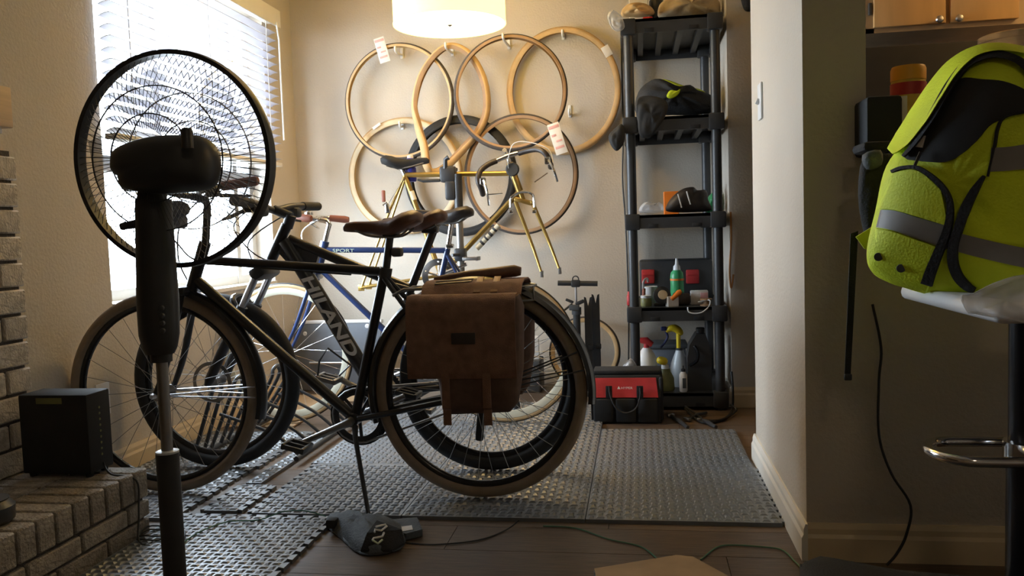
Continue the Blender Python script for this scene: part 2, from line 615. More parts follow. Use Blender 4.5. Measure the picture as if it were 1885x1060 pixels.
# ------------------------------------------------------------------ window blind
bl = thing('window_blind', (XL + .04, 3.68, 1.30), 'white horizontal slat blind lowered over the upper window', 'blind')
BY0, BY1 = 2.925, 4.445
part('headrail', MB().rbox((XL + .045, (BY0 + BY1) / 2, 2.135), (.075, BY1 - BY0, .07), .006), 'trim_white', bl)
part('valance', MB().rbox((XL + .088, (BY0 + BY1) / 2, 2.12), (.012, BY1 - BY0 + .01, .095), .004), 'trim_white', bl)
nsl = 17
sm = MB()
ns = 5
hw = .025
vs, fs = [], []
for i in range(ns + 1):
    u = -1 + 2 * i / ns
    for (yy, zz) in ((BY0 + .012, .0), (BY1 - .012, .0)):
        vs.append((u * hw, yy - 3.68, .004 * (1 - u * u)))
for i in range(ns + 1):
    u = -1 + 2 * i / ns
    for yy in (BY0 + .012, BY1 - .012):
        vs.append((u * hw, yy - 3.68, .004 * (1 - u * u) - .0028))
n2 = 2 * (ns + 1)
for i in range(ns):
    a = 2 * i
    fs += [(a, a + 1, a + 3, a + 2), (n2 + a, n2 + a + 2, n2 + a + 3, n2 + a + 1)]
    fs += [(a, a + 2, n2 + a + 2, n2 + a), (a + 1, n2 + a + 1, n2 + a + 3, a + 3)]
fs += [(0, n2, n2 + 1, 1), (n2 - 2, n2 - 1, 2 * n2 - 1, 2 * n2 - 2)]
sm.add(vs, fs)
sme = sm.mesh('slat', 'slat_white')
for k in range(nsl):
    z = 1.345 + k * (2.085 - 1.345) / nsl
    inst('slat', sme, (XL + .045, 3.68, z), (0, math.radians(-14), 0), bl)
part('bottom_rail', MB().rbox((XL + .045, 3.68, 1.318), (.052, BY1 - BY0 - .02, .022), .004), 'trim_white', bl)
for yy in (3.05, 3.68, 4.30):
    part('ladder_cord', MB().tube([(XL + .073, yy, 1.32), (XL + .073, yy, 2.10)], .0018, 5), 'white_plastic', bl)
part('tilt_wand', MB().tube([(XL + .098, 4.38, 2.09), (XL + .10, 4.40, 2.0), (XL + .10, 4.40, 1.45)], .005, 6), 'white_plastic', bl)

# ------------------------------------------------------------------ brick fireplace
HX, HZ, HEND = -1.525, 0.207, 2.325
BX = -1.90
heb = struct('brick_hearth', MB().ab((XL, -.5, 0), (HX - .014, HEND - .012, HZ - .010)), 'mortar', 'raised grey-brown brick hearth along the left wall')
rl = [MB().rbox((0, 0, 0), (.20, .060, .088), .004, seg=1).mesh('brick', n_) for n_ in ('brick_clay', 'brick_clay_dark')]
st = [MB().rbox((0, 0, 0), (.095, .198, .050), .004, seg=1).mesh('brick', n_) for n_ in ('brick_clay', 'brick_clay_dark')]
pick = lambda L_: L_[random.random() < .3]
k = 0
y = HEND - .03
while y > 1.05:
    inst('brick', pick(rl), (HX - .10, y, HZ - .044), (0, 0, 0), heb)
    if k % 3 == 0:
        pass
    y -= .069
    k += 1
for r_ in range(2):
    y = HEND - .10 + (0 if r_ else .10)
    zz = .083 - r_ * .058
    while y > 0.95:
        ln = 1.0
        inst('brick', pick(st), (HX - .0475 - .001, min(y, HEND - .099), zz), (0, 0, 0), heb) if y <= HEND - .099 or r_ else inst('brick', pick(st), (HX - .0475, HEND - .05, zz), (0, 0, 0), heb, (1, .5, 1))
        y -= .208
topm = [MB().rbox((0, 0, 0), (.20, .060, .030), .004, seg=1).mesh('brick', n_) for n_ in ('brick_clay', 'brick_clay_dark')]
y = HEND - .03
while y > 1.05:
    inst('brick', pick(topm), (HX - .308, y, HZ - .016), (0, 0, 0), heb)
    y -= .069

brs = struct('wall_fireplace', MB().ab((XL, -.5, HZ), (BX - .012, HEND - .012, 1.20)), 'mortar', 'grey-brown brick fireplace surround')
bk = [MB().rbox((0, 0, 0), (.095, .195, .072), .005, seg=1).mesh('brick', n_) for n_ in ('brick_pale', 'brick_pale_grey')]
zz, r_ = HZ + .037, 0
while zz < 1.17:
    y = HEND - .0975
    if r_ % 2:
        inst('brick', pick(bk), (BX - .0475, HEND - .047, zz), (0, 0, 0), brs, (1, .48, 1))
        y -= .105
    while y > 1.35:
        inst('brick', pick(bk), (BX - .0475 + random.uniform(-.002, .002), y, zz), (0, 0, 0), brs)
        y -= .205
    zz += .082
    r_ += 1

mz0 = PX(44, 240, -1.87).z
mz1 = PX(46, 168, -1.87).z
man = thing('mantel_shelf', (-1.93, 1.0, mz0), 'light oak mantel beam above the brick fireplace', 'mantel')
part('beam', MB().rbox(((XL - 1.862) / 2, .92, (mz0 + mz1) / 2), (-1.862 - XL, 2.72, mz1 - mz0), .004), 'mantel_oak', man)
part('trim_strip', MB().rbox(((XL - 1.885) / 2, .91, mz0 - .009), (-1.885 - XL, 2.70, .018), .003), 'dull_steel', man)

# ------------------------------------------------------------------ kitchen behind the half wall
CT = 1.06
solo('bar_counter', MB().rbox((1.945, PYN + .05, CT - .0195), (2.70, .42, .039), .008), 'counter_dark', 'dark speckled bar counter slab on the half wall', 'counter')
CY = 3.74
cz = 1.688
cb = thing('upper_cabinet', (1.30, CY + .16, cz), 'honey wood wall cabinet with two doors over the kitchen', 'cabinet')
cxl, cxr = PY(1588, 62, CY).x, PY(1600, 62, CY).x + 1.02
mbc = MB().ab((cxl, CY + .02, cz), (cxr, HY, ZC - .05))
part('body', mbc, 'cabinet_side', cb, smooth=False)
d1a, d1b = PY(1609, 55, CY).x, PY(1741, 50, CY).x
d2a, d2b = PY(1750, 50, CY).x, PY(1876, 45, CY).x
for (a, b, kx) in ((d1a, d1b, PY(1726, 38, CY)), (d2a, d2b, PY(1762, 36, CY))):
    d = part('door', MB().rbox(((a + b) / 2, CY + .008, (cz + .02 + ZC - .09) / 2), (b - a, .02, ZC - .09 - cz - .02), .003), 'cabinet_wood', cb)
    part('knob', MB().lathe((kx.x, CY - .002, kx.z), (0, -1, 0), [(.006, 0), (.006, .012), (.014, .017), (.016, .024), (.012, .031), (.004, .033)], 14), 'steel', d)
part('face_frame', MB().ab((cxl, CY + .0185, cz), (d1a + .005, CY + .02, ZC - .05)).ab((cxl, CY + .0185, cz), (cxr, CY + .02, cz + .02)), 'cabinet_side', cb, smooth=False)
part('hinge', MB().rbox((d1a - .012, CY + .012, cz + .10), (.014, .012, .05), .003), 'dark_grey', cb)
fr = thing('refrigerator', (1.32, 3.80, 0), 'black refrigerator standing under the honey wood cabinet', 'refrigerator')
fxl, fxr = PXR + .02, PY(1832, 200, 3.6).x
part('body', MB().rbox(((fxl + fxr) / 2, 3.82, .80), (fxr - fxl, .44, 1.60), .01), 'black_matte', fr)
part('door', MB().rbox(((fxl + fxr) / 2, 3.585, .52), (fxr - fxl, .03, .98), .008), 'black_matte', fr)
part('freezer_door', MB().rbox(((fxl + fxr) / 2, 3.585, 1.31), (fxr - fxl, .03, .57), .008), 'black_matte', fr)
part('handle', MB().tube([(fxr - .05, 3.56, .62), (fxr - .05, 3.53, .64), (fxr - .05, 3.53, .95), (fxr - .05, 3.56, .97)], .009, 8), 'dark_grey', fr)
kl = thing('kitchen_ceiling_lamp', (2.45, 3.0, 2.38), 'round warm flush lamp on the kitchen ceiling', 'lamp')
part('canopy', MB().lathe((2.45, 3.0, ZC), (0, 0, -1), [(.17, 0), (.17, .02), (.16, .03)], 24), 'trim_white', kl)
part('diffuser', MB().lathe((2.45, 3.0, ZC - .03), (0, 0, -1), [(.155, 0), (.15, .03), (.12, .06), (.06, .08), (.001, .085)], 24), 'warm_glow', kl)

cl0 = thing('added_fill_lamp', (.6, -.8, 2.40), 'added round fill lamp on the unseen ceiling behind the camera', 'lamp')  # added lamp out of view, brightens the near sides of things
part('canopy', MB().lathe((.6, -.8, ZC), (0, 0, -1), [(.17, 0), (.17, .02), (.155, .03)], 24), 'trim_white', cl0)
part('diffuser', MB().lathe((.6, -.8, ZC - .03), (0, 0, -1), [(.15, 0), (.145, .03), (.115, .06), (.06, .08), (.001, .085)], 24), 'fill_glow', cl0)

# light switch on the partition
sw = thing('light_switch', (PXL - .004, 2.9, 1.1), 'white toggle switch plate on the bright end wall', 'switch')
a, b = PX(1401, 150, PXL), PX(1401, 224, PXL)
cy_, cz_ = a.y, (a.z + b.z) / 2
ORG[sw.name] = Vector((PXL, cy_, b.z)); sw.location = ORG[sw.name]
part('cover_plate', MB().rbox((PXL - .004, cy_, cz_), (.007, .076, .122), .003), 'white_plastic', sw)
part('toggle', MB().rbox((PXL - .012, cy_, cz_), (.012, .009, .02), .002, rot=(0, .4, 0)), 'white_plastic', sw)

# ------------------------------------------------------------------ pendant drum lamp
LY = 3.9
pl_, pr_ = PY(728, 45, LY), PY(930, 45, LY)
lc = (pl_ + pr_) / 2
LR = (pr_.x - pl_.x) / 2
lz = lc.z
pd = thing('pendant_lamp', (lc.x, LY, lz), 'lit yellow drum pendant lamp hanging above the bicycles', 'lamp')
part('drum_shade', MB().ring((lc.x, LY, lz + .14), (0, 0, 1), LR, [(-.002, -.14), (0, -.14), (0, .14), (-.002, .14)], 64), 'lamp_shade', pd)
part('rim', MB().ring((lc.x, LY, lz), (0, 0, 1), LR, [(-.004, -.003), (.002, -.003), (.002, .004), (-.004, .004)], 64), 'lamp_shade', pd)
part('diffuser', MB().lathe((lc.x, LY, lz + .004), (0, 0, 1), [(LR - .005, 0), (LR - .005, .004)], 64), 'lamp_glow', pd)
part('finial', MB().lathe((lc.x, LY, lz + .003), (0, 0, -1), [(.012, 0), (.012, .006), (.006, .012), (.001, .014)], 14), 'steel', pd)
part('cord', MB().tube([(lc.x, LY, lz + .27), (lc.x, LY, ZC)], .004, 6), 'cord_black', pd)
part('canopy', MB().lathe((lc.x, LY, ZC), (0, 0, -1), [(.06, 0), (.06, .015), (.02, .03)], 20), 'steel', pd)

# ------------------------------------------------------------------ foam mats
MT = 0.012


def tread_mesh():
    mb = MB()
    n = 21
    p = .58 / n
    for i in range(n):
        for j in range(n):
            cx, cy = -.29 + p * (i + .5), -.29 + p * (j + .5)
            lx, ly = (.0132, .0080) if (i + j) % 2 else (.0080, .0132)
            h = .0040
            mb.add([(cx - lx, cy - ly, 0), (cx + lx, cy - ly, 0), (cx + lx, cy + ly, 0), (cx - lx, cy + ly, 0),
                    (cx - lx * .45, cy - ly * .25, h), (cx + lx * .45, cy - ly * .25, h), (cx + lx * .45, cy + ly * .25, h), (cx - lx * .45, cy + ly * .25, h)],
                   [(4, 5, 6, 7), (0, 1, 5, 4), (1, 2, 6, 5), (2, 3, 7, 6), (3, 0, 4, 7)])
    return mb.mesh('tread', 'foam_grey', smooth=False)


TREAD = tread_mesh()


def tile(x0, x1, y0, y1, label, teeth='', rot=0.0, group='grey foam floor tiles'):
    cx, cy = (x0 + x1) / 2, (y0 + y1) / 2
    pts = []

    def side(a, b, key):
        a, b = Vector((*a, 0)), Vector((*b, 0))
        d = (b - a)
        ln = d.length
        d.normalize()
        o = Vector((d.y, -d.x, 0))
        pts.append(a)
        if key in teeth:
            pitch = .052
            n = max(2, int(ln / pitch))
            for i in range(n):
                s = (i + .25) * ln / n
                wd = ln / n * .5
                for q, e in ((s, 0), (s - .006, .017), (s + wd + .006, .017), (s + wd, 0)):
                    pts.append(a + d * q + o * e)
    side((x0, y0), (x1, y0), 'f')
    side((x1, y0), (x1, y1), 'r')
    side((x1, y1), (x0, y1), 'b')
    side((x0, y1), (x0, y0), 'l')
    o = link('foam_floor_tile', None, (cx, cy, 0))
    o.name = 'foam_floor_tile'
    tag(o, label, 'floor mat', group)
    mb = MB().prism(pts, (0, 0, MT))
    part('foam_base', mb, 'foam_grey', o, smooth=False)
    sx, sy = (x1 - x0) / .585, (y1 - y0) / .585
    if sx > .9 and sy > .9:
        t = inst('tread', TREAD, (cx, cy, MT), (0, 0, 0), o, (sx, sy, 1))
        t['kind'] = 'stuff'
    else:
        # narrower tiles carry a cropped set of the same ridges
        mb = MB()
        p = .0276
        for i in range(int((x1 - x0) / p)):
            for j in range(int((y1 - y0) / p)):
                ax, ay = x0 + p * (i + .55), y0 + p * (j + .55)
                lx, ly = (.0132, .0080) if (i + j) % 2 else (.0080, .0132)
                mb.add([(ax - lx, ay - ly, MT), (ax + lx, ay - ly, MT), (ax + lx, ay + ly, MT), (ax - lx, ay + ly, MT),
                        (ax - lx * .55, ay - ly * .45, MT + .0040), (ax + lx * .55, ay - ly * .45, MT + .0040), (ax + lx * .55, ay + ly * .45, MT + .0040), (ax - lx * .55, ay + ly * .45, MT + .0040)],
                       [(4, 5, 6, 7), (0, 1, 5, 4), (1, 2, 6, 5), (2, 3, 7, 6), (3, 0, 4, 7)])
        t = part('tread', mb, 'foam_grey', o, smooth=False)
        t['kind'] = 'stuff'
    o.rotation_euler = (0, 0, rot)
    return o


G = .0015
tile(-.178 + G, .406, 2.486, 3.063 - G, 'grey foam floor tile beside the white baseboard of the end wall', 'r')
tile(-.178 + G, .40, 3.063 + G, 3.642, 'grey foam floor tile in front of the red and black tool bag')
tile(-.763 + G, -.178 - G, 2.486, 3.063 - G, 'grey foam floor tile under the rear wheel with the brown saddlebag')
tile(-.763 + G, -.178 - G, 3.063 + G, 3.642 - G, 'grey foam floor tile under the rear wheel of the blue bicycle')
tile(-1.27, -.763 - G, 2.486, 3.063 - G, 'grey foam floor tile under the pedals of the bicycle with the saddlebag', 'l')
tile(-1.30, -.763 - G, 3.063 + G, 3.642 - G, 'grey foam floor tile under the middle of the black lettered bicycle')
tile(-.763 + G, -.178 - G, 3.642 + G, 4.22, 'grey foam floor tile under the rear of the gold frame')
tile(-1.30, -.763 - G, 3.642 + G, 4.22, 'grey foam floor tile under the work stand')
tile(-1.445, -1.33, 2.50, 2.78, 'short narrow grey foam strip beside the front wheel with tan tire', 'lr', group='narrow foam strips')
tile(-1.445, -1.385, 2.80, 3.60, 'long narrow grey foam strip between two floor gaps', '', group='narrow foam strips')
tile(-2.0, -1.525, 2.42, 3.0, 'grey foam floor tile under the tan front wheel by the hearth', 'r')
tile(-2.0, -1.51, 3.003, 3.58, 'grey foam floor tile under the black front wheel by the window wall', 'r')
tile(-1.515, -.985, 1.88, 2.452, 'grey foam floor tile with toothed edge in front of the others', 'rb')

# ================================================================== bicycles
def V3(x, y, z):
    return Vector((x, y, z))


def wheel(parent, name, hx, hz, y0, R, tm, tire_m, rim_m, rimd=.018, nsp=28, spoke_m='steel', tread_m=None, hubw=.05, rimw=.012, cap_m=None, reflector=None):
    c = V3(hx, y0, hz)
    ax = (0, -1, 0)
    ri = R - 2 * tm + .004        # outer radius of the rim
    rim = part(name, MB().ring(c, ax, ri, [(0, -rimw), (0, rimw), (-rimd * .6, rimw * .9), (-rimd, rimw * .35), (-rimd, -rimw * .35), (-rimd * .6, -rimw * .9)], 64, e1=(1, 0, 0)), rim_m, parent)
    sec = [(tm * math.cos(a) * 1.0, tm * math.sin(a)) for a in [2 * PI * k / 12 for k in range(12)]]
    part('tire', MB().ring(c, ax, R - tm, sec, 72, e1=(1, 0, 0)), tire_m, rim)
    if tread_m:
        k = .9
        outer = [(tm * 1.05 * math.cos(a), tm * 1.05 * math.sin(a)) for a in np.linspace(-k, k, 7)]
        inner = [(tm * .9 * math.cos(a), tm * .9 * math.sin(a)) for a in np.linspace(k, -k, 5)]
        part('tread', MB().ring(c, ax, R - tm, outer + inner, 72, e1=(1, 0, 0)), tread_m, rim)
    part('hub', MB().lathe(c + V3(0, hubw, 0), ax, [(.005, -.012), (.005, 0), (.012, .004), (.024, .012), (.024, .016), (.011, .022), (.011, hubw * 2 - .022), (.024, hubw * 2 - .016), (.024, hubw * 2 - .012), (.012, hubw * 2 - .004), (.005, hubw * 2), (.005, hubw * 2 + .012)], 14), spoke_m, rim)
    Ls = ri - rimd
    ms = []
    for s, d in ((1, .55), (-1, .55), (1, -.55), (-1, -.55)):
        ms.append(MB().tube([(.022 * math.sin(d), s * (hubw - .014), .022 * math.cos(d)), (.0, s * .002, Ls)], .0011, 4).mesh('spoke', spoke_m))
    a0 = random.uniform(0, 1)
    for k in range(nsp):
        inst('spoke', ms[k % 4], c, (0, a0 + 2 * PI * k / nsp, 0), rim)
    if reflector is not None:
        rr, an = reflector
        p = c + V3(math.cos(an) * rr, -.012, math.sin(an) * rr)
        t = V3(-math.sin(an), 0, math.cos(an))
        part('reflector', MB().rbox((0, 0, 0), (.085, .010, .026), .008), 'milky_plastic', rim)
        o = rim.children[-1]
        o.location = p - ORG[rim.name]
        o.data.transform(Matrix.Translation(ORG[rim.name]))
        o.rotation_euler = (0, -math.atan2(t.z, t.x), 0)
    return rim


def saddle(parent, clamp, y0, s, length=.27, width=.15, m='leather_dark', tilt=0.0, drop=.06):
    # s: direction of the nose along X (+1 / -1); clamp is the rail clamp point
    secs = [(-.35, .30, .010, .018), (-.33, .62, .020, .03), (-.25, .96, .026, .045), (-.12, 1.0, .018, .05), (0.0, .80, .004, .05), (.15, .48, -.002, .045), (.3, .30, .0, .035), (.5, .24, .004, .030), (.60, .22, .003, .026), (.645, .14, -.004, .016)]
    mb = MB()
    vs, fs = [], []
    n = 14
    ct, stt = math.cos(tilt), math.sin(tilt)
    for (t, wd, top, th) in secs:
        xx = t * length
        hw = wd * width / 2
        for k in range(n):
            a = 2 * PI * k / n
            yy = hw * math.cos(a)
            sa = math.sin(a)
            zz = drop + top + (sa * th * .25 if sa > 0 else sa * th) - abs(yy) ** 2 * 2.2
            X = clamp[0] + s * (xx * ct) - 0
            Z = clamp[1] + zz + xx * stt
            vs.append((X, y0 + yy, Z))
    for i in range(len(secs) - 1):
        for k in range(n):
            k2 = (k + 1) % n
            fs.append((i * n + k, i * n + k2, (i + 1) * n + k2, (i + 1) * n + k))
    fs.append(tuple(range(n)))
    fs.append(tuple((len(secs) - 1) * n + k for k in range(n)))
    mb.add(vs, fs)
    o = part('saddle', mb, m, parent, angle=60)
    rails = MB()
    for sy in (-1, 1):
        rails.tube(spline([(clamp[0] - s * .22 * length, y0 + sy * .035, clamp[1] + drop - .022), (clamp[0] - s * .08 * length, y0 + sy * .022, clamp[1] + .006), (clamp[0] + s * .15 * length, y0 + sy * .022, clamp[1] + .004), (clamp[0] + s * .36 * length, y0 + sy * .016, clamp[1] + .014), (clamp[0] + s * .55 * length, y0 + sy * .008, clamp[1] + drop - .012)], 4), .0038, 6)
    part('saddle_rails', rails, 'dull_steel', o)
    return o


def pedal(parent, c, m='black_plastic', rot=0.0):
    c = Vector(c)
    mb = MB()
    for sx in (-1, 1):
        mb.rbox((sx * .034, 0, 0), (.012, .085, .020), .003)
    for sy in (-1, 0, 1):
        mb.rbox((0, sy * .038, 0), (.068, .010, .016), .002)
    mt = Matrix.Translation(c) @ Matrix.Rotation(rot, 4, 'Y')
    mb.v = [mt @ p for p in mb.v]
    return part('pedal', mb, m, parent)


def crankset(parent, bb, y0, side, ang, R=.09, L=.17, arm_m='dull_steel', ring_m='dark_grey', pedal_m='black_plastic', cog=None, chain_m='dull_steel'):
    # side: y sign of the chainring; ang: angle of the near arm (from +X toward +Z)
    c = V3(bb[0], y0, bb[1])
    ry = y0 + side * .045
    mb = MB()
    n = 44
    pts = []
    for k in range(2 * n):
        rr = R if k % 2 else R - .006
        pts.append(V3(bb[0] + rr * math.cos(PI * k / n), ry - .002, bb[1] + rr * math.sin(PI * k / n)))
    ip = [V3(bb[0] + (R - .022) * math.cos(PI * k / n), ry - .002, bb[1] + (R - .022) * math.sin(PI * k / n)) for k in range(2 * n)]
    m = 2 * n
    vs = pts + ip + [p + V3(0, .004, 0) for p in pts] + [p + V3(0, .004, 0) for p in ip]
    fs = []
    for k in range(m):
        j = (k + 1) % m
        fs += [(k, j, m + j, m + k), (2 * m + k, 3 * m + k, 3 * m + j, 2 * m + j), (k, 2 * m + k, 2 * m + j, j), (m + k, m + j, 3 * m + j, 3 * m + k)]
    mb.add(vs, fs)
    for k in range(5):
        a = ang + 2 * PI * k / 5
        mb.tube([(bb[0], ry, bb[1]), (bb[0] + (R - .018) * math.cos(a), ry, bb[1] + (R - .018) * math.sin(a))], .006, 6)
    cr = part('crankset', mb, ring_m, parent)
    for sgn, a in ((-1, ang), (1, ang + PI)):
        ya = y0 + sgn * .062
        tip = V3(bb[0] + L * math.cos(a), ya + sgn * .012, bb[1] + L * math.sin(a))
        part('crank_arm', MB().tube([(bb[0], y0 + sgn * .02, bb[1]), (bb[0], ya, bb[1]), (bb[0] + .03 * math.cos(a), ya, bb[1] + .03 * math.sin(a)), tip], [.014, .016, .013, .010], 10), arm_m, cr)
        pedal(cr, tip + V3(0, sgn * .055, 0), pedal_m, rot=.25)
    if cog:
        r2 = .035
        d = math.atan2(cog[1] - bb[1], cog[0] - bb[0])
        loop = []
        for k in range(11):
            a = d + PI / 2 + PI * k / 10
            loop.append(V3(bb[0] + R * math.cos(a), ry, bb[1] + R * math.sin(a)))
        for k in range(9):
            a = d - PI / 2 + PI * k / 8
            loop.append(V3(cog[0] + r2 * math.cos(a), ry, cog[1] + r2 * math.sin(a)))
        part('chain', MB().tube(loop, .0045, 6, closed=True), chain_m, cr)
        part('cassette', MB().lathe((cog[0], ry - .014, cog[1]), (0, 1, 0), [(.038, 0), (.036, .006), (.032, .014), (.026, .028)], 20), chain_m, cr)
    return cr


def fork_blades(mb, crown, hub, y0, hw, r0=.013, r1=.008, bend=.03, s=-1, turn=False):
    for sy in (-1, 1):
        a = V3(crown[0], y0 + sy * hw * .85, crown[1])
        b = V3(hub[0], y0 + sy * hw, hub[1])
        mid = a.lerp(b, .62) + V3(-s * bend, 0, -bend * .1)
        mb.tube(spline([a, mid, b], 6), [r0 + (r1 - r0) * i / 12 for i in range(13)], 10)
    mb.rbox(V3(crown[0], y0, crown[1]), (.04, hw * 2 + .02, .03), .010)
    return mb


def frame_mesh(y0, bb, seat, headT, headB, ttF, ttS, dtF, rear, r_tt=.016, r_dt=.018, r_st=.0165, stay_top=None, stay_r=.0085):
    mb = MB()
    P = lambda q, dy=0: V3(q[0], y0 + dy, q[1])
    mb.tube([P(headB), P(headT)], .021, 14)
    mb.tube([P(ttF), P(ttS)], r_tt, 12)
    mb.tube([P(dtF), P(bb)], r_dt, 12)
    mb.tube([P(bb), P(seat)], r_st, 12)
    mb.tube([P(bb, -.036), P(bb, .036)], .023, 14)
    stt = stay_top or (seat[0], seat[1] - .03)
    for sy in (-1, 1):
        mb.tube([P(stt, sy * .016), P((stt[0] * .75 + rear[0] * .25, stt[1] * .75 + rear[1] * .25), sy * .045), P(rear, sy * .062)], stay_r, 8)
        mb.tube([P(bb, sy * .024), P((bb[0] * .7 + rear[0] * .3, bb[1] * .7 + rear[1] * .3), sy * .042), P(rear, sy * .062)], stay_r * 1.2, 8)
        mb.rbox(P(rear, sy * .062), (.035, .006, .04), .002)
    return mb


ARC = lambda c, R, a0, a1, n=40, hw=.028: MB().ring(c, (0, -1, 0), R, [(-.012, -hw), (.002, -hw * .85), (.010, -hw * .4), (.012, 0), (.010, hw * .4), (.002, hw * .85), (-.012, hw),
                                                   (-.012, hw - .003), (-.001, hw * .8), (.007, hw * .38), (.009, 0), (.007, -hw * .38), (-.001, -hw * .8), (-.012, -hw + .003)], n, a0, a1, e1=(1, 0, 0))

# ------------------------------------------------------------------ A: black city bicycle with brown saddle and saddlebag
AY = 2.67
MZ = MT + .0038
a_r, a_f, a_R = (-.530, .358 + MZ), (-1.668, .358 + MZ), .358
A = thing('bicycle', (-1.05, AY, 0), 'black city bicycle with brown saddle and tan-brown tires carrying a saddlebag', 'bicycle', 'bicycles on the foam mats')
a_bb, a_seat, a_clamp = (-.968, .282), (-.838, .79), (-.812, .905)
a_hT, a_hB = (-1.478, .90), (-1.540, .735)
fa = part('frame', frame_mesh(AY, a_bb, a_seat, a_hT, a_hB, (-1.49, .838), (-.848, .782), (-1.525, .775), a_r, r_tt=.0155, r_dt=.0185), 'frame_black', A)
part('seat_clamp', MB().lathe((a_seat[0] - .004, AY, a_seat[1] - .03), (.22, 0, 1), [(.022, 0), (.022, .035)], 14), 'black_plastic', fa)
wheel(A, 'front_wheel', a_f[0], a_f[1], AY, a_R, .021, 'rubber_brown', 'black_gloss', nsp=28, spoke_m='dull_steel', tread_m='tread_brown', reflector=(.235, math.radians(218)))
wheel(A, 'rear_wheel', a_r[0], a_r[1], AY, a_R, .021, 'rubber_brown', 'black_gloss', nsp=32, spoke_m='dull_steel', tread_m='tread_brown', hubw=.058, reflector=(.235, math.radians(-50)))
part('fork', fork_blades(MB(), (-1.552, .735), a_f, AY, .055, .015, .009, .014), 'frame_black', A)
part('seatpost', MB().tube([(a_seat[0], AY, a_seat[1] - .02), (a_clamp[0], AY, a_clamp[1] + .02)], .0135, 12).rbox((a_clamp[0], AY, a_clamp[1] + .005), (.05, .055, .03), .008), 'black_plastic', A)
saddle(A, (a_clamp[0] + .012, a_clamp[1] - .012), AY, -1, length=.27, width=.165, m='leather_brown', tilt=-.03, drop=.052)
part('tail_light', MB().rbox((a_seat[0] + .045, AY, a_seat[1] + .055), (.035, .04, .03), .008), 'dark_grey', A)
part('stem', MB().tube([(a_hT[0], AY, a_hT[1] - .01), (-1.462, AY, 1.02), (-1.466, AY, 1.045), (-1.52, AY, 1.06)], [.014, .013, .015, .013], 10), 'black_plastic', A)
hb = MB()
bar = spline([(-1.43, AY - .33, 1.128), (-1.52, AY - .325, 1.118), (-1.585, AY - .28, 1.105), (-1.575, AY - .16, 1.085), (-1.525, AY - .05, 1.062), (-1.525, AY + .05, 1.062),
              (-1.575, AY + .16, 1.085), (-1.585, AY + .28, 1.105), (-1.52, AY + .325, 1.118), (-1.43, AY + .33, 1.128)], 5)
hbo = part('handlebar', hb.tube(bar, .0115, 10), 'black_plastic', A)
for sy in (-1, 1):
    part('grip', MB().tube([(-1.565, AY + sy * .305, 1.110), (-1.52, AY + sy * .325, 1.118), (-1.44, AY + sy * .33, 1.127), (-1.43, AY + sy * .33, 1.128)], [.018, .019, .019, .015], 10), 'grip_brown', hbo)
    part('brake_lever', MB().tube([(-1.585, AY + sy * .24, 1.09), (-1.56, AY + sy * .29, 1.075), (-1.46, AY + sy * .325, 1.07)], [.010, .008, .005], 8), 'black_plastic', hbo)
    part('shifter', MB().rbox((-1.575, AY + sy * .25, 1.09), (.05, .04, .045), .012), 'black_plastic', hbo)
hl = part('headlight', MB().lathe((-1.555, AY - .02, 1.015), (-1, 0, -.1), [(.018, -.03), (.03, -.01), (.034, .03), (.030, .045)], 16), 'black_plastic', A)
part('lens', MB().lathe((-1.60, AY - .02, 1.0105), (-1, 0, -.1), [(.028, 0), (.02, .006), (.001, .009)], 16), 'milky_plastic', hl)
part('front_basket_mount', MB().rbox((-1.60, AY, .975), (.08, .10, .05), .015), 'black_plastic', A)
crA = crankset(A, a_bb, AY, 1, math.atan2(-.062, -.155), R=.095, L=.168, arm_m='dull_steel', ring_m='black_plastic', cog=a_r)
part('chain_guard', MB().ring((a_bb[0], AY + .054, a_bb[1]), (0, -1, 0), .103, [(-.014, 0), (.003, 0), (.003, .004), (-.014, .004)], 40, e1=(1, 0, 0)), 'black_gloss', crA)
part('kickstand', MB().tube([(a_bb[0] + .01, AY - .03, a_bb[1] - .02), (a_bb[0] + .02, AY - .06, a_bb[1] - .05), (-.868, 2.478, MT + .006)], [.011, .0085, .007], 8), 'black_plastic', A)
ff = part('front_fender', ARC(V3(a_f[0], AY, a_f[1]), a_R + .016, math.radians(-14), math.radians(72)), 'frame_black', A)
for sy in (-1, 1):
    for an in (math.radians(-2), math.radians(4)):
        part('fender_stay', MB().tube([(a_f[0], AY + sy * .06, a_f[1]), (a_f[0] + a_R * math.cos(an), AY + sy * .03, a_f[1] + a_R * math.sin(an))], .0026, 6), 'steel', ff)
rf = part('rear_fender', ARC(V3(a_r[0], AY, a_r[1]), a_R + .016, math.radians(-6), math.radians(196), 60), 'frame_black', A)
for sy in (-1, 1):
    for an in (math.radians(12), math.radians(22)):
        part('fender_stay', MB().tube([(a_r[0], AY + sy * .066, a_r[1]), (a_r[0] + a_R * math.cos(an), AY + sy * .03, a_r[1] + a_R * math.sin(an))], .0026, 6), 'black_plastic', rf)
part('rear_derailleur', MB().rbox((a_r[0] + .005, AY + .055, a_r[1] - .055), (.05, .03, .05), .008).rbox((a_r[0] - .012, AY + .05, a_r[1] - .125), (.028, .022, .11), .008, rot=(0, .12, 0)), 'black_plastic', A)
for sy in (-1, 1):
    part('axle_nut', MB().lathe((a_f[0], AY + sy * .058, a_f[1]), (0, sy, 0), [(.011, 0), (.011, .012), (.007, .02)], 8), 'steel', A)
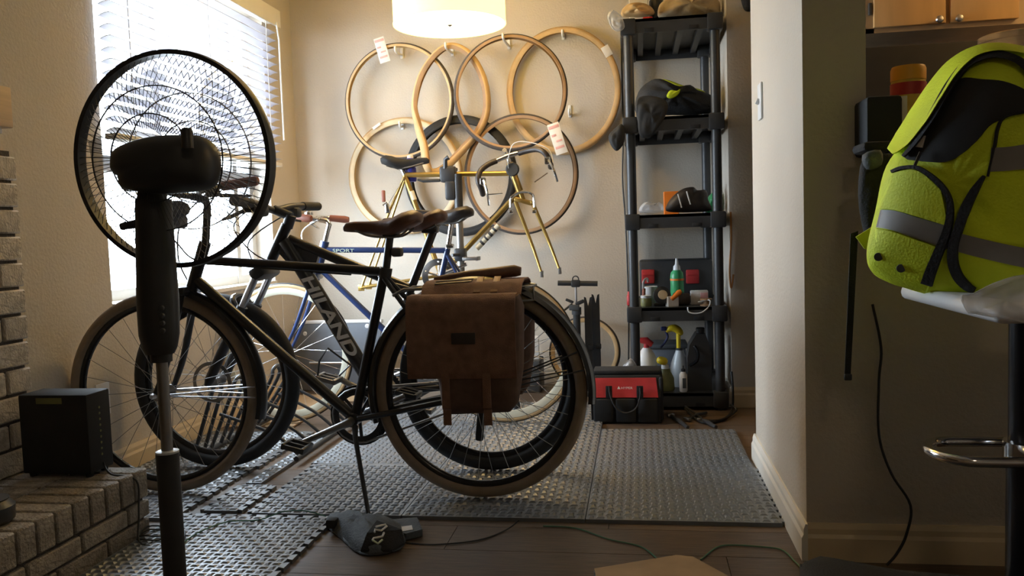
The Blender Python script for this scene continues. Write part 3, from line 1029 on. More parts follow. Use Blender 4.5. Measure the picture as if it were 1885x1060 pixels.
# rack
rz = PY(900, 527, AY).z
rk = MB()
for sy in (-1, 1):
    rk.tube([(-.80, AY + sy * .05, rz - .02), (-.76, AY + sy * .055, rz), (-.36, AY + sy * .055, rz), (-.335, AY + sy * .03, rz)], .005, 8)
    rk.tube([(a_r[0], AY + sy * .068, a_r[1] + .03), (-.53, AY + sy * .06, rz)], .005, 8)
    rk.tube([(a_r[0] + .005, AY + sy * .068, a_r[1] + .03), (-.40, AY + sy * .06, rz)], .005, 8)
rk.tube([(-.335, AY - .03, rz), (-.335, AY + .03, rz)], .005, 8)
for xx in (-.72, -.60, -.48):
    rk.tube([(xx, AY - .055, rz), (xx, AY + .055, rz)], .004, 6)
rk.tube([(-.335, AY - .035, rz), (-.335, AY - .035, rz - .045), (-.44, AY - .055, rz - .05)], .004, 6)
part('luggage_rack', rk, 'dull_steel', A)
part('brake_cable', MB().tube(spline([(-1.57, AY - .2, 1.08), (-1.60, AY - .12, 1.0), (-1.56, AY - .04, .90), (-1.50, AY - .03, .84), (-1.35, AY - .02, .815), (-.95, AY - .02, .775)], 6), .0028, 6), 'cord_black', A)
part('brake_cable', MB().tube(spline([(-1.57, AY + .2, 1.08), (-1.62, AY + .10, .98), (-1.60, AY + .03, .85), (-1.565, AY + .02, .77)], 6), .0028, 6), 'cord_black', A)

# brown saddlebag pair hanging over the rack
BGY = AY - .135
pb = thing('saddlebag', (-.55, AY, rz + .006), 'brown leather and canvas double saddlebag slung over the bicycle rack', 'bag')


def bag_side(y, near):
    bx0, bx1 = PY(752, 600, BGY - .05).x, PY(950, 600, BGY - .05).x
    zt, zb = PY(850, 545, BGY - .05).z, PY(850, 768, BGY - .05).z
    yo = y
    body = MB()
    ol = []
    for (u, v) in ((0, 1), (0, .42), (.06, .36), (.24, .30), (.27, .04), (.33, 0), (.90, .02), (.98, .10), (1.04, .40), (1.06, .9), (1.02, 1)):
        ol.append(V3(bx0 + (bx1 - bx0) * u, yo, zb + (zt - zb) * v))
    nrm = (0, -1, 0) if near else (0, 1, 0)
    b = part('pannier', MB().pillow(sum([[ol[i].lerp(ol[(i + 1) % len(ol)], t) for t in (0, .34, .67)] for i in range(len(ol))], []), nrm, .06, .045, 7, 3.6, c=V3((bx0 + bx1) / 2 + .02, yo, zb + (zt - zb) * .55)), 'canvas_dark', pb)
    sg = -1 if near else 1
    fx0, fx1 = bx0 - .004, bx1
    fz = zb + (zt - zb) * .335
    # flap: curved sheet that comes over the top and hangs down the outer face
    prof = [(yo - sg * .052, zt - .012), (yo - sg * .02, zt + .004), (yo + sg * .04, zt + .002), (yo + sg * .062, zt - .02), (yo + sg * .070, zt - .07), (yo + sg * .071, fz + .03), (yo + sg * .069, fz)]
    inner = [(a - sg * .004, b2 - .003) for a, b2 in prof[::-1]]
    part('flap', MB().prism([V3(fx0, a, b2) for a, b2 in prof + inner], (fx1 - fx0, 0, 0)), 'canvas_brown', b, angle=50)
    part('patch', MB().rbox(((fx0 + fx1) / 2 + .01, yo + sg * .0735, zb + (zt - zb) * .66), (.075, .003, .035), .001), 'leather_dark', b)
    for uu in (.34, .72):
        xx = bx0 + (bx1 - bx0) * uu
        part('strap', MB().rbox((xx, yo + sg * .068, fz - .035), (.026, .004, .12), .0015), 'canvas_brown', b)
        part('strap_tail', MB().rbox((xx, yo + sg * .060, zb + .002), (.026, .004, .05), .0015), 'canvas_brown', b)
    return b


bag_side(AY - .135, True)
bag_side(AY + .135, False)
bx0, bx1 = PY(782, 530, AY).x, PY(975, 530, AY).x
prof = [(-.135, -.02), (-.10, .012), (-.05, .022), (.05, .022), (.10, .012), (.135, -.02)]
part('bridge', MB().prism([V3(bx0 + .02, AY + a, rz + .003 + b) for a, b in prof] + [V3(bx0 + .02, AY + a, rz - .002 + b) for a, b in prof[::-1]], (bx1 - bx0 - .03, 0, 0)), 'canvas_brown', pb)
part('top_roll', MB().tube([(bx0 + .03, AY + .02, rz + .024), (bx0 + .15, AY + .02, rz + .036), (bx1 - .05, AY + .02, rz + .048), (bx1 - .03, AY + .02, rz + .046)], [.012, .018, .020, .014], 12), 'leather_brown', pb)
for xx in (bx0 + .20, bx0 + .255):
    part('strap', MB().rbox((xx, AY - .085, rz + .012), (.022, .10, .004), .001, rot=(.45, 0, 0)), 'strap_brown', pb)
part('buckle', MB().tube([(bx0 + .06, AY - .10, rz + .018), (bx0 + .18, AY - .10, rz + .024), (bx0 + .18, AY - .075, rz + .03), (bx0 + .06, AY - .075, rz + .024)], .003, 6, closed=True), 'dull_steel', pb)

# ------------------------------------------------------------------ B: black mountain bicycle with lettered down tube
BYY = 2.985
b_R = .343
b_r, b_f = (-.556, b_R + MZ), (-1.640, b_R + MZ)
B = thing('bicycle', (-1.1, BYY, 0), 'black mountain bicycle with large white letters on its thick down tube', 'bicycle', 'bicycles on the foam mats')
b_bb, b_seat, b_clamp = (-.985, .305), (-.842, .69), (-.732, .945)
b_hT, b_hB = (-1.315, .955), (-1.386, .825)
b_dtF = (-1.325, .895)
fb = part('frame', frame_mesh(BYY, b_bb, b_seat, b_hT, b_hB, (-1.31, .90), (-.845, .70), b_dtF, b_r, r_tt=.019, r_dt=.030, r_st=.0175, stay_top=(-.85, .66), stay_r=.010), 'frame_black', B)
d = V3(b_bb[0] - b_dtF[0], 0, b_bb[1] - b_dtF[1])
ta, tb = PY(566, 512, BYY - .03), PY(650, 650, BYY - .03)
mid = (ta + tb) / 2
up_ = V3(-d.z, 0, d.x).normalized()
up_ = up_ if up_.x > 0 else -up_
text_part('lettering', 'HILAND', 'letter_white', fb, V3(mid.x, BYY - .0325, mid.z), d, up_, .046, (tb - ta).length * 1.06, shear=.18, font_bold=.03)
part('gusset', MB().prism([V3(-1.36, BYY - .012, .86), V3(-1.30, BYY - .012, .895), V3(-1.19, BYY - .012, .84), V3(-1.235, BYY - .012, .72)], (0, .024, 0)), 'frame_black', fb)
wheel(B, 'front_wheel', b_f[0], b_f[1], BYY, b_R, .027, 'rubber_black', 'black_gloss', nsp=28, spoke_m='dull_steel', rimw=.014)
wheel(B, 'rear_wheel', b_r[0], b_r[1], BYY, b_R, .027, 'rubber_black', 'black_gloss', nsp=28, spoke_m='dull_steel', rimw=.014, hubw=.058)
fk = MB()
crown = (-1.415, .778)
fdir = V3(b_f[0] - crown[0], 0, b_f[1] - crown[1])
fko = part('fork', MB().rbox((crown[0], BYY, crown[1]), (.06, .155, .05), .014, rot=(0, -.5, 0)).tube([(crown[0], BYY, crown[1]), (b_hB[0], BYY, b_hB[1])], .018, 10), 'black_plastic', B)
for sy in (-1, 1):
    c0 = V3(crown[0], BYY + sy * .062, crown[1])
    part('stanchion', MB().tube([c0, c0 + fdir * .36], .014, 12), 'steel', fko)
    c1 = c0 + fdir * .30
    part('lower_leg', MB().tube([c1, c1 + fdir * .06, c0 + fdir * .97, c0 + fdir * 1.02], [.021, .021, .019, .012], 12), 'frame_black', fko)
c1 = V3(crown[0], BYY, crown[1]) + fdir * .36
part('fork_brace', MB().tube(spline([c1 + V3(0, -.062, 0), c1 + V3(-.03, -.05, .05), c1 + V3(-.035, 0, .062), c1 + V3(-.03, .05, .05), c1 + V3(0, .062, 0)], 4), .012, 8), 'frame_black', fko)
part('brake_rotor', MB().ring((b_f[0], BYY - .03, b_f[1]), (0, -1, 0), .08, [(-.014, 0), (0, 0), (0, .002), (-.014, .002)], 36, e1=(1, 0, 0)), 'dull_steel', B)
part('seatpost', MB().tube([(b_seat[0] - .02, BYY, b_seat[1] - .04), (b_clamp[0] - .008, BYY, b_clamp[1] - .02)], .0155, 12).rbox((b_clamp[0] - .025, BYY, b_clamp[1] - .026), (.06, .05, .028), .008), 'frame_black', B)
part('seat_clamp_lever', MB().tube([(b_seat[0] + .01, BYY - .02, b_seat[1] + .01), (b_seat[0] - .05, BYY - .04, b_seat[1] + .03)], .008, 8), 'black_plastic', B)
saddle(B, (b_clamp[0] - .05, b_clamp[1] - .03), BYY, -1, length=.25, width=.15, m='leather_brown', drop=.042)
part('stem', MB().tube([(b_hT[0], BYY, b_hT[1] - .01), (-1.297, BYY, .99)], .021, 12).tube([(-1.297, BYY, .985), (-1.365, BYY, 1.015)], .018, 10), 'black_plastic', B)
hbo = part('handlebar', MB().tube(spline([(-1.335, BYY - .36, 1.035), (-1.352, BYY - .15, 1.03), (-1.365, BYY - .04, 1.015), (-1.365, BYY + .04, 1.015), (-1.352, BYY + .15, 1.03), (-1.335, BYY + .36, 1.035)], 5), .014, 10), 'black_plastic', B)
for sy in (-1, 1):
    part('grip', MB().tube([(-1.346, BYY + sy * .23, 1.032), (-1.335, BYY + sy * .37, 1.035)], .018, 12), 'rubber_black', hbo)
    part('brake_lever', MB().rbox((-1.365, BYY + sy * .19, 1.015), (.05, .045, .03), .01).tube([(-1.38, BYY + sy * .20, 1.01), (-1.42, BYY + sy * .24, .985), (-1.40, BYY + sy * .33, .975)], [.008, .007, .005], 8), 'black_plastic', hbo)
    part('shifter', MB().rbox((-1.345, BYY + sy * .15, 1.005), (.045, .05, .04), .012), 'dark_grey', hbo)
crB = crankset(B, b_bb, BYY, 1, math.radians(150), R=.085, L=.165, arm_m='dull_steel', ring_m='black_plastic', pedal_m='dull_steel', cog=b_r)
tipB = V3(b_bb[0] + .165 * math.cos(math.radians(150)), BYY - .13, b_bb[1] + .165 * math.sin(math.radians(150)))
part('toe_clip', MB().tube([tipB + V3(-.03, -.03, .01), tipB + V3(-.02, -.03, .07), tipB + V3(.01, -.02, .115), tipB + V3(.085, .0, .05), tipB + V3(.03, .03, .005)], .004, 6), 'black_plastic', crB)
part('rear_derailleur', MB().rbox((b_r[0] - .005, BYY + .06, b_r[1] - .06), (.05, .03, .05), .008).rbox((b_r[0] - .025, BYY + .05, b_r[1] - .13), (.028, .022, .11), .008, rot=(0, .2, 0)), 'black_plastic', B)
part('brake_cable', MB().tube(spline([(-1.38, BYY - .18, 1.01), (-1.47, BYY - .12, .95), (-1.44, BYY - .03, .85), (-1.33, BYY - .02, .80)], 6), .0028, 6), 'cord_black', B)
part('brake_cable', MB().tube(spline([(-1.38, BYY + .18, 1.01), (-1.50, BYY + .06, .90), (-1.46, BYY + .0, .78), (-1.50, BYY - .06, .60)], 6), .0028, 6), 'cord_black', B)

# ------------------------------------------------------------------ C: blue road bicycle with cream rims
CYY = 3.75
c_R = .338
c_r, c_f = (-.622, c_R), (-1.690, c_R)
c_r, c_f = (-.622, c_R + MZ), (-1.690, c_R + MZ - .0)
C_ = thing('bicycle', (-1.15, CYY, 0), 'blue road bicycle with cream rims and chrome stem behind the black bicycles', 'bicycle', 'bicycles on the foam mats')
c_bb, c_seat, c_clamp = (-1.02, .285), (-.872, .832), (-.846, .945)
c_hT, c_hB = (-1.466, .885), (-1.512, .735)
fc = part('frame', frame_mesh(CYY, c_bb, c_seat, c_hT, c_hB, (-1.474, .845), (-.868, .824), (-1.505, .765), c_r, r_tt=.0135, r_dt=.015, r_st=.0145, stay_r=.007), 'frame_blue', C_)
text_part('lettering', 'SPORT', 'letter_pale', fc, V3(PY(634, 461, CYY).x, CYY - .0142, PY(634, 461, CYY).z), (1, 0, -.03), (0.03, 0, 1), .016, .105)
part('head_band', MB().lathe((-1.10, CYY, .8325), (1, 0, -.035), [(.0142, 0), (.0142, .012)], 12), 'letter_white', fc)
wheel(C_, 'front_wheel', c_f[0], c_f[1], CYY, c_R, .013, 'tan_sidewall', 'cream_rim', rimd=.032, nsp=20, spoke_m='chrome', tread_m='rubber_black')
wheel(C_, 'rear_wheel', c_r[0], c_r[1], CYY, c_R, .013, 'tan_sidewall', 'cream_rim', rimd=.032, nsp=24, spoke_m='chrome', tread_m='rubber_black', hubw=.058)
part('fork', fork_blades(MB(), (-1.522, .72), c_f, CYY, .045, .011, .007, .012), 'frame_blue', C_)
part('front_brake', MB().rbox((-1.53, CYY - .03, .735), (.03, .02, .05), .006).rbox((-1.54, CYY, .70), (.02, .07, .03), .006), 'chrome', C_)
part('seatpost', MB().tube([(c_seat[0], CYY, c_seat[1] - .01), (c_clamp[0], CYY, c_clamp[1] + .015)], .0125, 12).rbox((c_seat[0] + .012, CYY, c_seat[1] + .012), (.035, .03, .02), .005), 'chrome', C_)
saddle(C_, c_clamp, CYY, -1, length=.29, width=.145, m='leather_dark', tilt=.07, drop=.05)
part('stem', MB().tube([(c_hT[0], CYY, c_hT[1]), (-1.44, CYY, .965), (-1.452, CYY, .98), (-1.50, CYY, .99)], [.012, .012, .013, .012], 10), 'chrome', C_)
pn, pf = PY(560, 400, CYY - .2), PY(611, 413, CYY + .2)
hbo = part('handlebar', MB().tube(spline([(-1.45, CYY - .24, .99), (-1.53, CYY - .21, 1.0), (-1.545, CYY - .12, 1.0), (-1.50, CYY - .03, .99), (-1.50, CYY + .03, .99), (-1.545, CYY + .12, 1.0), (-1.53, CYY + .21, 1.0), (-1.45, CYY + .24, .99)], 5), .0115, 10), 'chrome', C_)
for sy in (-1, 1):
    part('grip', MB().tube([(-1.52, CYY + sy * .215, .999), (-1.45, CYY + sy * .24, .99), (-1.43, CYY + sy * .242, .988)], [.016, .018, .014], 10), 'grip_brown', hbo)
    part('brake_lever', MB().tube([(-1.545, CYY + sy * .13, .995), (-1.59, CYY + sy * .15, .975), (-1.58, CYY + sy * .22, .95)], [.009, .008, .005], 8), 'chrome', hbo)
    part('brake_cable', MB().tube(spline([(-1.56, CYY + sy * .14, .99), (-1.63, CYY + sy * .12, .93), (-1.58, CYY + sy * .05, .82), (-1.545, CYY + sy * .01, .74)], 6), .0035, 6), 'white_plastic', hbo)
crankset(C_, c_bb, CYY, 1, math.radians(20), R=.095, L=.165, arm_m='chrome', ring_m='dull_steel', cog=c_r)
part('bell', MB().lathe((-1.515, CYY - .06, 1.01), (0, 0, 1), [(.02, 0), (.019, .012), (.01, .02), (.001, .022)], 14), 'chrome', C_)

# ------------------------------------------------------------------ repair stand and gold frame
DY = 4.30
PD_ = lambda px, py, dy=0: PY(px, py, DY + dy)
sp = PD_(836, 330, 0)
sx, sy_ = PD_(852, 470).x, DY - .055
stn = thing('repair_stand', (sx, sy_, 0), 'black folding bicycle repair stand holding the gold frame', 'work stand')
ztop = PD_(828, 312).z
part('post', MB().tube([(sx, sy_, .14), (sx, sy_, PD_(848, 398).z)], .019, 14), 'dull_steel', stn, label='dull metal lower post')
part('upper_post', MB().tube([(sx, sy_, PD_(848, 402).z), (sx, sy_, ztop - .03)], .0225, 14), 'black_plastic', stn)
part('height_collar', MB().rbox((sx, sy_, PD_(850, 468).z), (.062, .062, .07), .014).tube([(sx, sy_ - .03, PD_(850, 468).z), (sx - .03, sy_ - .07, PD_(850, 468).z)], .008, 8), 'black_plastic', stn)
cp = PD_(829, 322)
cl_ = part('clamp_head', MB().rbox((cp.x, DY - .05, cp.z), (.085, .06, .085), .014).rbox((cp.x + .012, DY - .055, cp.z - .085), (.055, .05, .10), .012), 'black_plastic', stn)
part('jaw', MB().rbox((cp.x, DY - .006, cp.z + .028), (.075, .05, .018), .004).rbox((cp.x, DY - .006, cp.z - .028), (.075, .05, .018), .004), 'rubber_black', cl_)
part('clamp_lever', MB().tube([(cp.x - .01, DY - .07, cp.z + .03), (cp.x - .005, DY - .08, cp.z + .075), (cp.x + .012, DY - .08, cp.z + .085)], [.013, .011, .014], 8).tube([(cp.x - .04, DY - .07, cp.z - .03), (cp.x - .13, DY - .07, cp.z - .03), (cp.x - .16, DY - .07, cp.z - .022)], [.009, .009, .006], 8), 'black_plastic', cl_)
part('leg_hub', MB().lathe((sx, sy_, .12), (0, 0, 1), [(.035, 0), (.04, .02), (.04, .08), (.03, .10)], 14), 'black_plastic', stn)
for k in range(3):
    a = math.radians(90 + 120 * k)
    e = V3(sx + .34 * math.cos(a), sy_ + .34 * math.sin(a), MZ + .014)
    part('leg', MB().tube([(sx + .03 * math.cos(a), sy_ + .03 * math.sin(a), .17), e], .013, 10).lathe(e + V3(0, 0, -.014), (0, 0, 1), [(.02, 0), (.02, .02), (.012, .03)], 10), 'black_plastic', stn)

D = thing('stripped_bicycle', (cp.x, DY, PD_(812, 505).z - .1), 'gold road bicycle frame with drop bars and no wheels clamped in the stand', 'bicycle')
d_seat, d_hT, d_hB = PD_(745, 322), PD_(938, 300), PD_(957, 352)
d_bb, d_dr = PD_(812, 507), PD_(672, 528)
Pd = lambda q: (q.x, q.z)
mb = MB()
mb.tube([d_hB, d_hT], .019, 14)
tt0 = PD_(942, 319)
mb.tube([tt0, PD_(748, 322)], .0135, 12)
mb.tube([PD_(957, 352) + V3(0, 0, -.0), d_bb], .0145, 12)
mb.tube([d_bb, d_seat], .014, 12)
mb.tube([d_bb + V3(0, -.035, 0), d_bb + V3(0, .035, 0)], .021, 14)
for sy in (-1, 1):
    mb.tube([d_seat + V3(0, sy * .014, -.012), d_seat.lerp(d_dr, .3) + V3(0, sy * .04, 0), d_dr + V3(0, sy * .062, 0)], .0068, 8)
    mb.tube([d_bb + V3(0, sy * .024, 0), d_bb.lerp(d_dr, .3) + V3(0, sy * .04, 0), d_dr + V3(0, sy * .062, 0)], .008, 8)
    mb.rbox(d_dr + V3(0, sy * .062, 0), (.035, .005, .035), .002)
fd = part('frame', mb, 'frame_gold', D)
dd = (d_bb - d_hB).normalized()
upd = V3(-dd.z, 0, dd.x)
upd = upd if upd.z > 0 else -upd
pt = PD_(905, 430)
part('decal_band', MB().lathe(PD_(898, 436) - dd * .085, dd, [(.0149, 0), (.0149, .17)], 14), 'cream_rim', fd)
part('decal_letters', MB().lathe(PD_(898, 436) - dd * .06, dd, [(.0152, 0), (.0152, .012)], 14).lathe(PD_(898, 436) - dd * .03, dd, [(.0152, 0), (.0152, .016)], 14).lathe(PD_(898, 436) + dd * .005, dd, [(.0152, 0), (.0152, .01)], 14).lathe(PD_(898, 436) + dd * .035, dd, [(.0152, 0), (.0152, .014)], 14), 'dark_grey', fd)
part('seat_band', MB().lathe(PD_(757, 352), (d_bb - d_seat), [(.0146, 0), (.0146, .05)], 12), 'cream_rim', fd)
# fork turned square to the frame
fkd = MB()
crn = PD_(966, 382)
steer = (d_hB - d_hT).normalized()
crn = d_hB + steer * .055
fkd.tube([d_hB, crn], .014, 12)
fkd.rbox(crn, (.10, .03, .026), .008, rot=(0, .30, 0))
for sgn, tip in ((-1, PD_(996, 500, -.05)), (1, PD_(1029, 494, -.05))):
    top = crn + V3(sgn * .043, 0, -sgn * .0)
    fkd.tube(spline([top, top.lerp(tip, .6) + V3(0, .03, 0), tip], 6), [.0115 - .005 * i / 12 for i in range(13)], 10)
part('fork', fkd, 'frame_gold', D)
for tip in (PD_(996, 500, -.05), PD_(1029, 494, -.05)):
    part('dropout', MB().rbox(tip + V3(.004, 0, -.012), (.016, .005, .035), .002), 'dull_steel', D)
part('front_brake', MB().tube(spline([crn + V3(-.062, -.05, -.03), crn + V3(-.055, -.055, .02), crn + V3(0, -.055, .045), crn + V3(.055, -.055, .03), crn + V3(.062, -.05, -.035)], 4), .007, 8).rbox(crn + V3(-.06, -.05, -.055), (.022, .02, .018), .004).rbox(crn + V3(.062, -.05, -.058), (.022, .02, .018), .004), 'chrome', D)
part('stem', MB().tube([d_hT, d_hT - steer * .05, d_hT - steer * .055 + V3(0, -.05, .01)], [.011, .012, .012], 10), 'chrome', D)
part('shift_boss', MB().lathe(PD_(944, 312, -.055), (0, -1, 0), [(.034, 0), (.036, .012), (.03, .02)], 18), 'dark_grey', D)
hy = -.09
hbo = part('handlebar', MB().tube(spline([PD_(912, 297, hy), PD_(935, 287, hy), PD_(957, 281, hy)], 4), .012, 10), 'chrome', D)
part('bar_tape', MB().tube(spline([PD_(914, 296, hy), PD_(898, 303, hy - .02), PD_(884, 315, hy - .05), PD_(880, 332, hy - .07), PD_(886, 347, hy - .06), PD_(889, 358, hy - .02)], 4), .0145, 10), 'leather_dark', hbo)
part('bar_tape', MB().tube(spline([PD_(955, 282, hy), PD_(972, 277, hy - .02), PD_(990, 275, hy - .05), PD_(1003, 282, hy - .07), PD_(1012, 297, hy - .06), PD_(1014, 308, hy - .02)], 4), .0145, 10), 'leather_dark', hbo)
part('brake_lever', MB().rbox(PD_(889, 334, hy - .09), (.03, .03, .04), .008).tube(spline([PD_(890, 332, hy - .1), PD_(896, 350, hy - .12), PD_(900, 378, hy - .1)], 4), .006, 8).tube([PD_(897, 358, hy - .1), PD_(925, 356, hy - .08)], .003, 6), 'chrome', hbo)
part('brake_lever', MB().rbox(PD_(1008, 296, hy - .09), (.03, .03, .04), .008).tube(spline([PD_(1010, 296, hy - .1), PD_(1019, 312, hy - .12), PD_(1026, 334, hy - .1)], 4), .006, 8).tube([PD_(1008, 318, hy - .1), PD_(984, 335, hy - .08)], .003, 6), 'chrome', hbo)
part('brake_cable', MB().tube(spline([PD_(1018, 300, hy - .08), PD_(1010, 275, hy - .05), PD_(975, 262, hy - .04), PD_(945, 265, hy - .03), PD_(935, 300, hy), PD_(942, 330, -.03)], 6), .0025, 6), 'white_plastic', hbo)
so = PD_(735, 309)
part('seatpost', MB().tube([d_seat, PD_(739, 308)], .012, 10).rbox(PD_(738, 309), (.03, .04, .02), .005), 'chrome', D)
# saddle faces the handlebar, tail toward the window
svs = saddle(D, (PD_(734, 311).x, PD_(734, 311).z), DY, 1, length=.26, width=.145, m='black_matte', tilt=.02, drop=.04)
part('rear_brake', MB().rbox(PD_(713, 384, -.04), (.02, .03, .05), .005).tube([PD_(705, 378, -.05), PD_(712, 372, -.05), PD_(718, 392, -.05)], .005, 6), 'chrome', D)
part('rear_reflector', MB().rbox(PD_(706, 361, -.05), (.018, .02, .062), .005), 'grip_brown', D)
mbk = MB().ring((d_bb.x, DY - .045, d_bb.z), (0, -1, 0), .088, [(-.016, 0), (.004, 0), (.004, .004), (-.016, .004)], 44, e1=(1, 0, 0))
for k in range(5):
    a = .3 + 2 * PI * k / 5
    mbk.tube([(d_bb.x, DY - .047, d_bb.z), (d_bb.x + .078 * math.cos(a), DY - .047, d_bb.z + .078 * math.sin(a))], .006, 6)
mbk.ring((d_bb.x, DY - .052, d_bb.z), (0, -1, 0), .07, [(-.012, 0), (.003, 0), (.003, .003), (-.012, .003)], 40, e1=(1, 0, 0))
cko = part('crankset', mbk, 'chrome', D)
part('crank_arm', MB().tube([(d_bb.x, DY - .06, d_bb.z), (d_bb.x + .155, DY - .065, d_bb.z + .06)], [.014, .010], 10), 'chrome', cko)
pedal(cko, PD_(868, 476, -.12), 'dull_steel')
part('brake_wire', MB().tube([PD_(744, 328, -.03), PD_(712, 380, -.05)], .0016, 5), 'steel', D)
# blue water bottle strapped behind the gold saddle
c = PD_(756, 312, .035)
bo = thing('water_bottle', (c.x, c.y, c.z - .09), 'blue bottle with white stripes held at the gold seat tube', 'bottle')
part('body', MB().lathe((c.x, c.y, c.z - .065), (0, 0, 1), [(.026, 0), (.030, .006), (.030, .07), (.026, .08), (.030, .09), (.030, .115), (.016, .125)], 18), 'blue_plastic', bo)
part('stripe', MB().ring((c.x, c.y, c.z - .03), (0, 0, 1), .0305, [(-.001, -.01), (.0006, -.01), (.0006, .008), (-.001, .008)], 20), 'white_plastic', bo)
part('cap', MB().lathe((c.x, c.y, c.z + .06), (0, 0, 1), [(.017, 0), (.017, .014), (.008, .018)], 14), 'white_plastic', bo)

# ================================================================== pedestal fan
def PD(px, py, t):
    return CAMP + ray(px, py) * t


FXX, FYY = -1.035, 1.656
fan = thing('pedestal_fan', (FXX, FYY, 0), 'black pedestal fan seen from behind in front of the window', 'fan')
fc_ = V3(-1.005, 1.70, 1.082)          # centre of the guard
faz = math.radians(-2)
fax = V3(-math.sin(faz) * 1.0, math.cos(faz), 0.03).normalized()   # blowing direction, toward the window
part('base', MB().lathe((FXX, FYY, 0), (0, 0, 1), [(.19, 0), (.19, .012), (.17, .022), (.06, .035), (.04, .05)], 36), 'black_plastic', fan)
zt_ = PD(306, 832, 1.81).z
part('lower_tube', MB().tube([(FXX, FYY, .04), (FXX, FYY, zt_ - .004)], .0245, 20), 'black_plastic', fan)
part('collar_ring', MB().lathe((FXX, FYY, zt_ - .004), (0, 0, 1), [(.0247, 0), (.0247, .004), (.018, .006)], 20), 'milky_plastic', fan)
part('inner_pole', MB().tube([(FXX, FYY, zt_), (FXX, FYY, .66)], .0125, 16), 'dull_steel', fan)
zb_, zn_ = PD(290, 640, 1.81).z, PD(285, 368, 1.81).z
nk = [(zb_ - .012, .030), (zb_, .036), (zb_ + .03, .042), (zb_ + .1, .0435), (zn_ - .10, .040), (zn_, .037)]
part('socket', MB().tube([(FXX, FYY, zb_ - .03), (FXX, FYY, zb_)], .023, 16), 'black_plastic', fan)
nb = part('control_column', MB().tube([(FXX - .002 + (z - zb_) * .02, FYY, z) for z, r_ in nk], [r_ for z, r_ in nk], 20), 'black_plastic', fan)
for py in (566, 580, 594, 608):
    q = PD(303, py, 1.765)
    part('button', MB().lathe((q.x, FYY - .0415, q.z), (0, -1, 0), [(.0055, -.004), (.0055, .002), (.004, .003)], 14), 'dark_grey', nb)
part('height_knob', MB().tube([(FXX - .03, FYY, zn_ - .05), (FXX - .075, FYY, zn_ - .056)], [.010, .008], 10), 'black_plastic', nb)
mo = fc_ - fax * .13
neck = MB().tube([(FXX, FYY, zn_ - .01), (FXX + .005, FYY + .003, zn_ + .05)], .03, 14)
part('tilt_neck', neck, 'black_plastic', fan)
# motor housing: wide rounded shell
hl_ = []
for (px, py) in ((212, 305), (216, 283), (240, 268), (275, 257), (310, 252), (345, 251), (372, 252), (390, 262), (401, 282), (403, 310), (396, 335), (378, 348), (350, 352), (310, 356), (268, 355), (232, 348), (226, 330), (214, 318)):
    hl_.append(PD(px, py, 1.72))
hl_ = spline(hl_, 3, True)
mt_ = part('motor_housing', MB().pillow(hl_, -FWD, .075, .07, 8, 2.6), 'black_plastic', fan)
part('oscillation_knob', MB().lathe(PD(345, 262, 1.63), (0, 0, 1), [(.012, -.012), (.012, .022), (.009, .028)], 12), 'black_plastic', mt_)
RF = .232
e1f = fax.cross(V3(0, 0, 1)).normalized()
e2f = e1f.cross(fax).normalized()
part('guard_ring', MB().ring(fc_, fax, RF, [(-.006, -.014), (.004, -.014), (.006, 0), (.004, .014), (-.006, .014)], 90), 'black_plastic', fan)


def grille(depth, r_in, nw, sgn):
    mb = MB()
    for k in range(nw):
        a = 2 * PI * k / nw
        d = e1f * math.cos(a) + e2f * math.sin(a)
        t = e1f * -math.sin(a) + e2f * math.cos(a)
        pts = []
        for i in range(6):
            u = i / 5
            rr = RF + (r_in - RF) * u
            pts.append(fc_ + d * rr + fax * sgn * depth * math.sin(u * PI / 2) ** .8)
        mb.tube(pts, .0008, 4)
    for rr, u in ((RF * .66, .36), (RF * .40, .72)):
        mb.ring(fc_ + fax * sgn * depth * math.sin(min(1, (RF - rr) / (RF - r_in)) * PI / 2) ** .8, fax, rr, [(-.0012, -.0012), (.0012, -.0012), (.0012, .0012), (-.0012, .0012)], 60)
    return mb


part('rear_grille', grille(.085, .06, 90, -1), 'black_plastic', fan)
gf = part('front_grille', grille(.085, .055, 80, 1), 'dull_steel', fan)
part('badge', MB().lathe(fc_ + fax * .088, fax, [(.058, -.004), (.058, .003), (.05, .006)], 24), 'black_plastic', gf)
part('blade_hub', MB().lathe(fc_ - fax * .03, fax, [(.04, 0), (.04, .05), (.03, .06)], 20), 'blade_grey', fan)
for k in range(5):
    a = 2 * PI * k / 5 + .5
    vs = []
    for i in range(7):
        u = i / 6
        rr = .035 + u * .165
        for j, v in enumerate((-1, 0, 1)):
            ang = a + v * (.24 + .22 * math.sin(u * PI * .8)) + u * .25
            vs.append(fc_ + (e1f * math.cos(ang) + e2f * math.sin(ang)) * rr + fax * (v * (.026 - .01 * u)))
    fs = []
    n_ = len(vs)
    for i in range(6):
        for j in range(2):
            q = (i * 3 + j, i * 3 + j + 1, i * 3 + j + 4, i * 3 + j + 3)
            fs.append(q)
            fs.append(tuple(x + n_ for x in q[::-1]))
    rim_i = [i * 3 for i in range(7)] + [19, 20] + [i * 3 + 2 for i in range(5, -1, -1)] + [1]
    for i in range(len(rim_i)):
        a_, b_ = rim_i[i], rim_i[(i + 1) % len(rim_i)]
        fs.append((a_, b_, b_ + n_, a_ + n_))
    part('blade', MB().add(vs + [p + fax * .002 for p in vs], fs), 'blade_grey', fan)

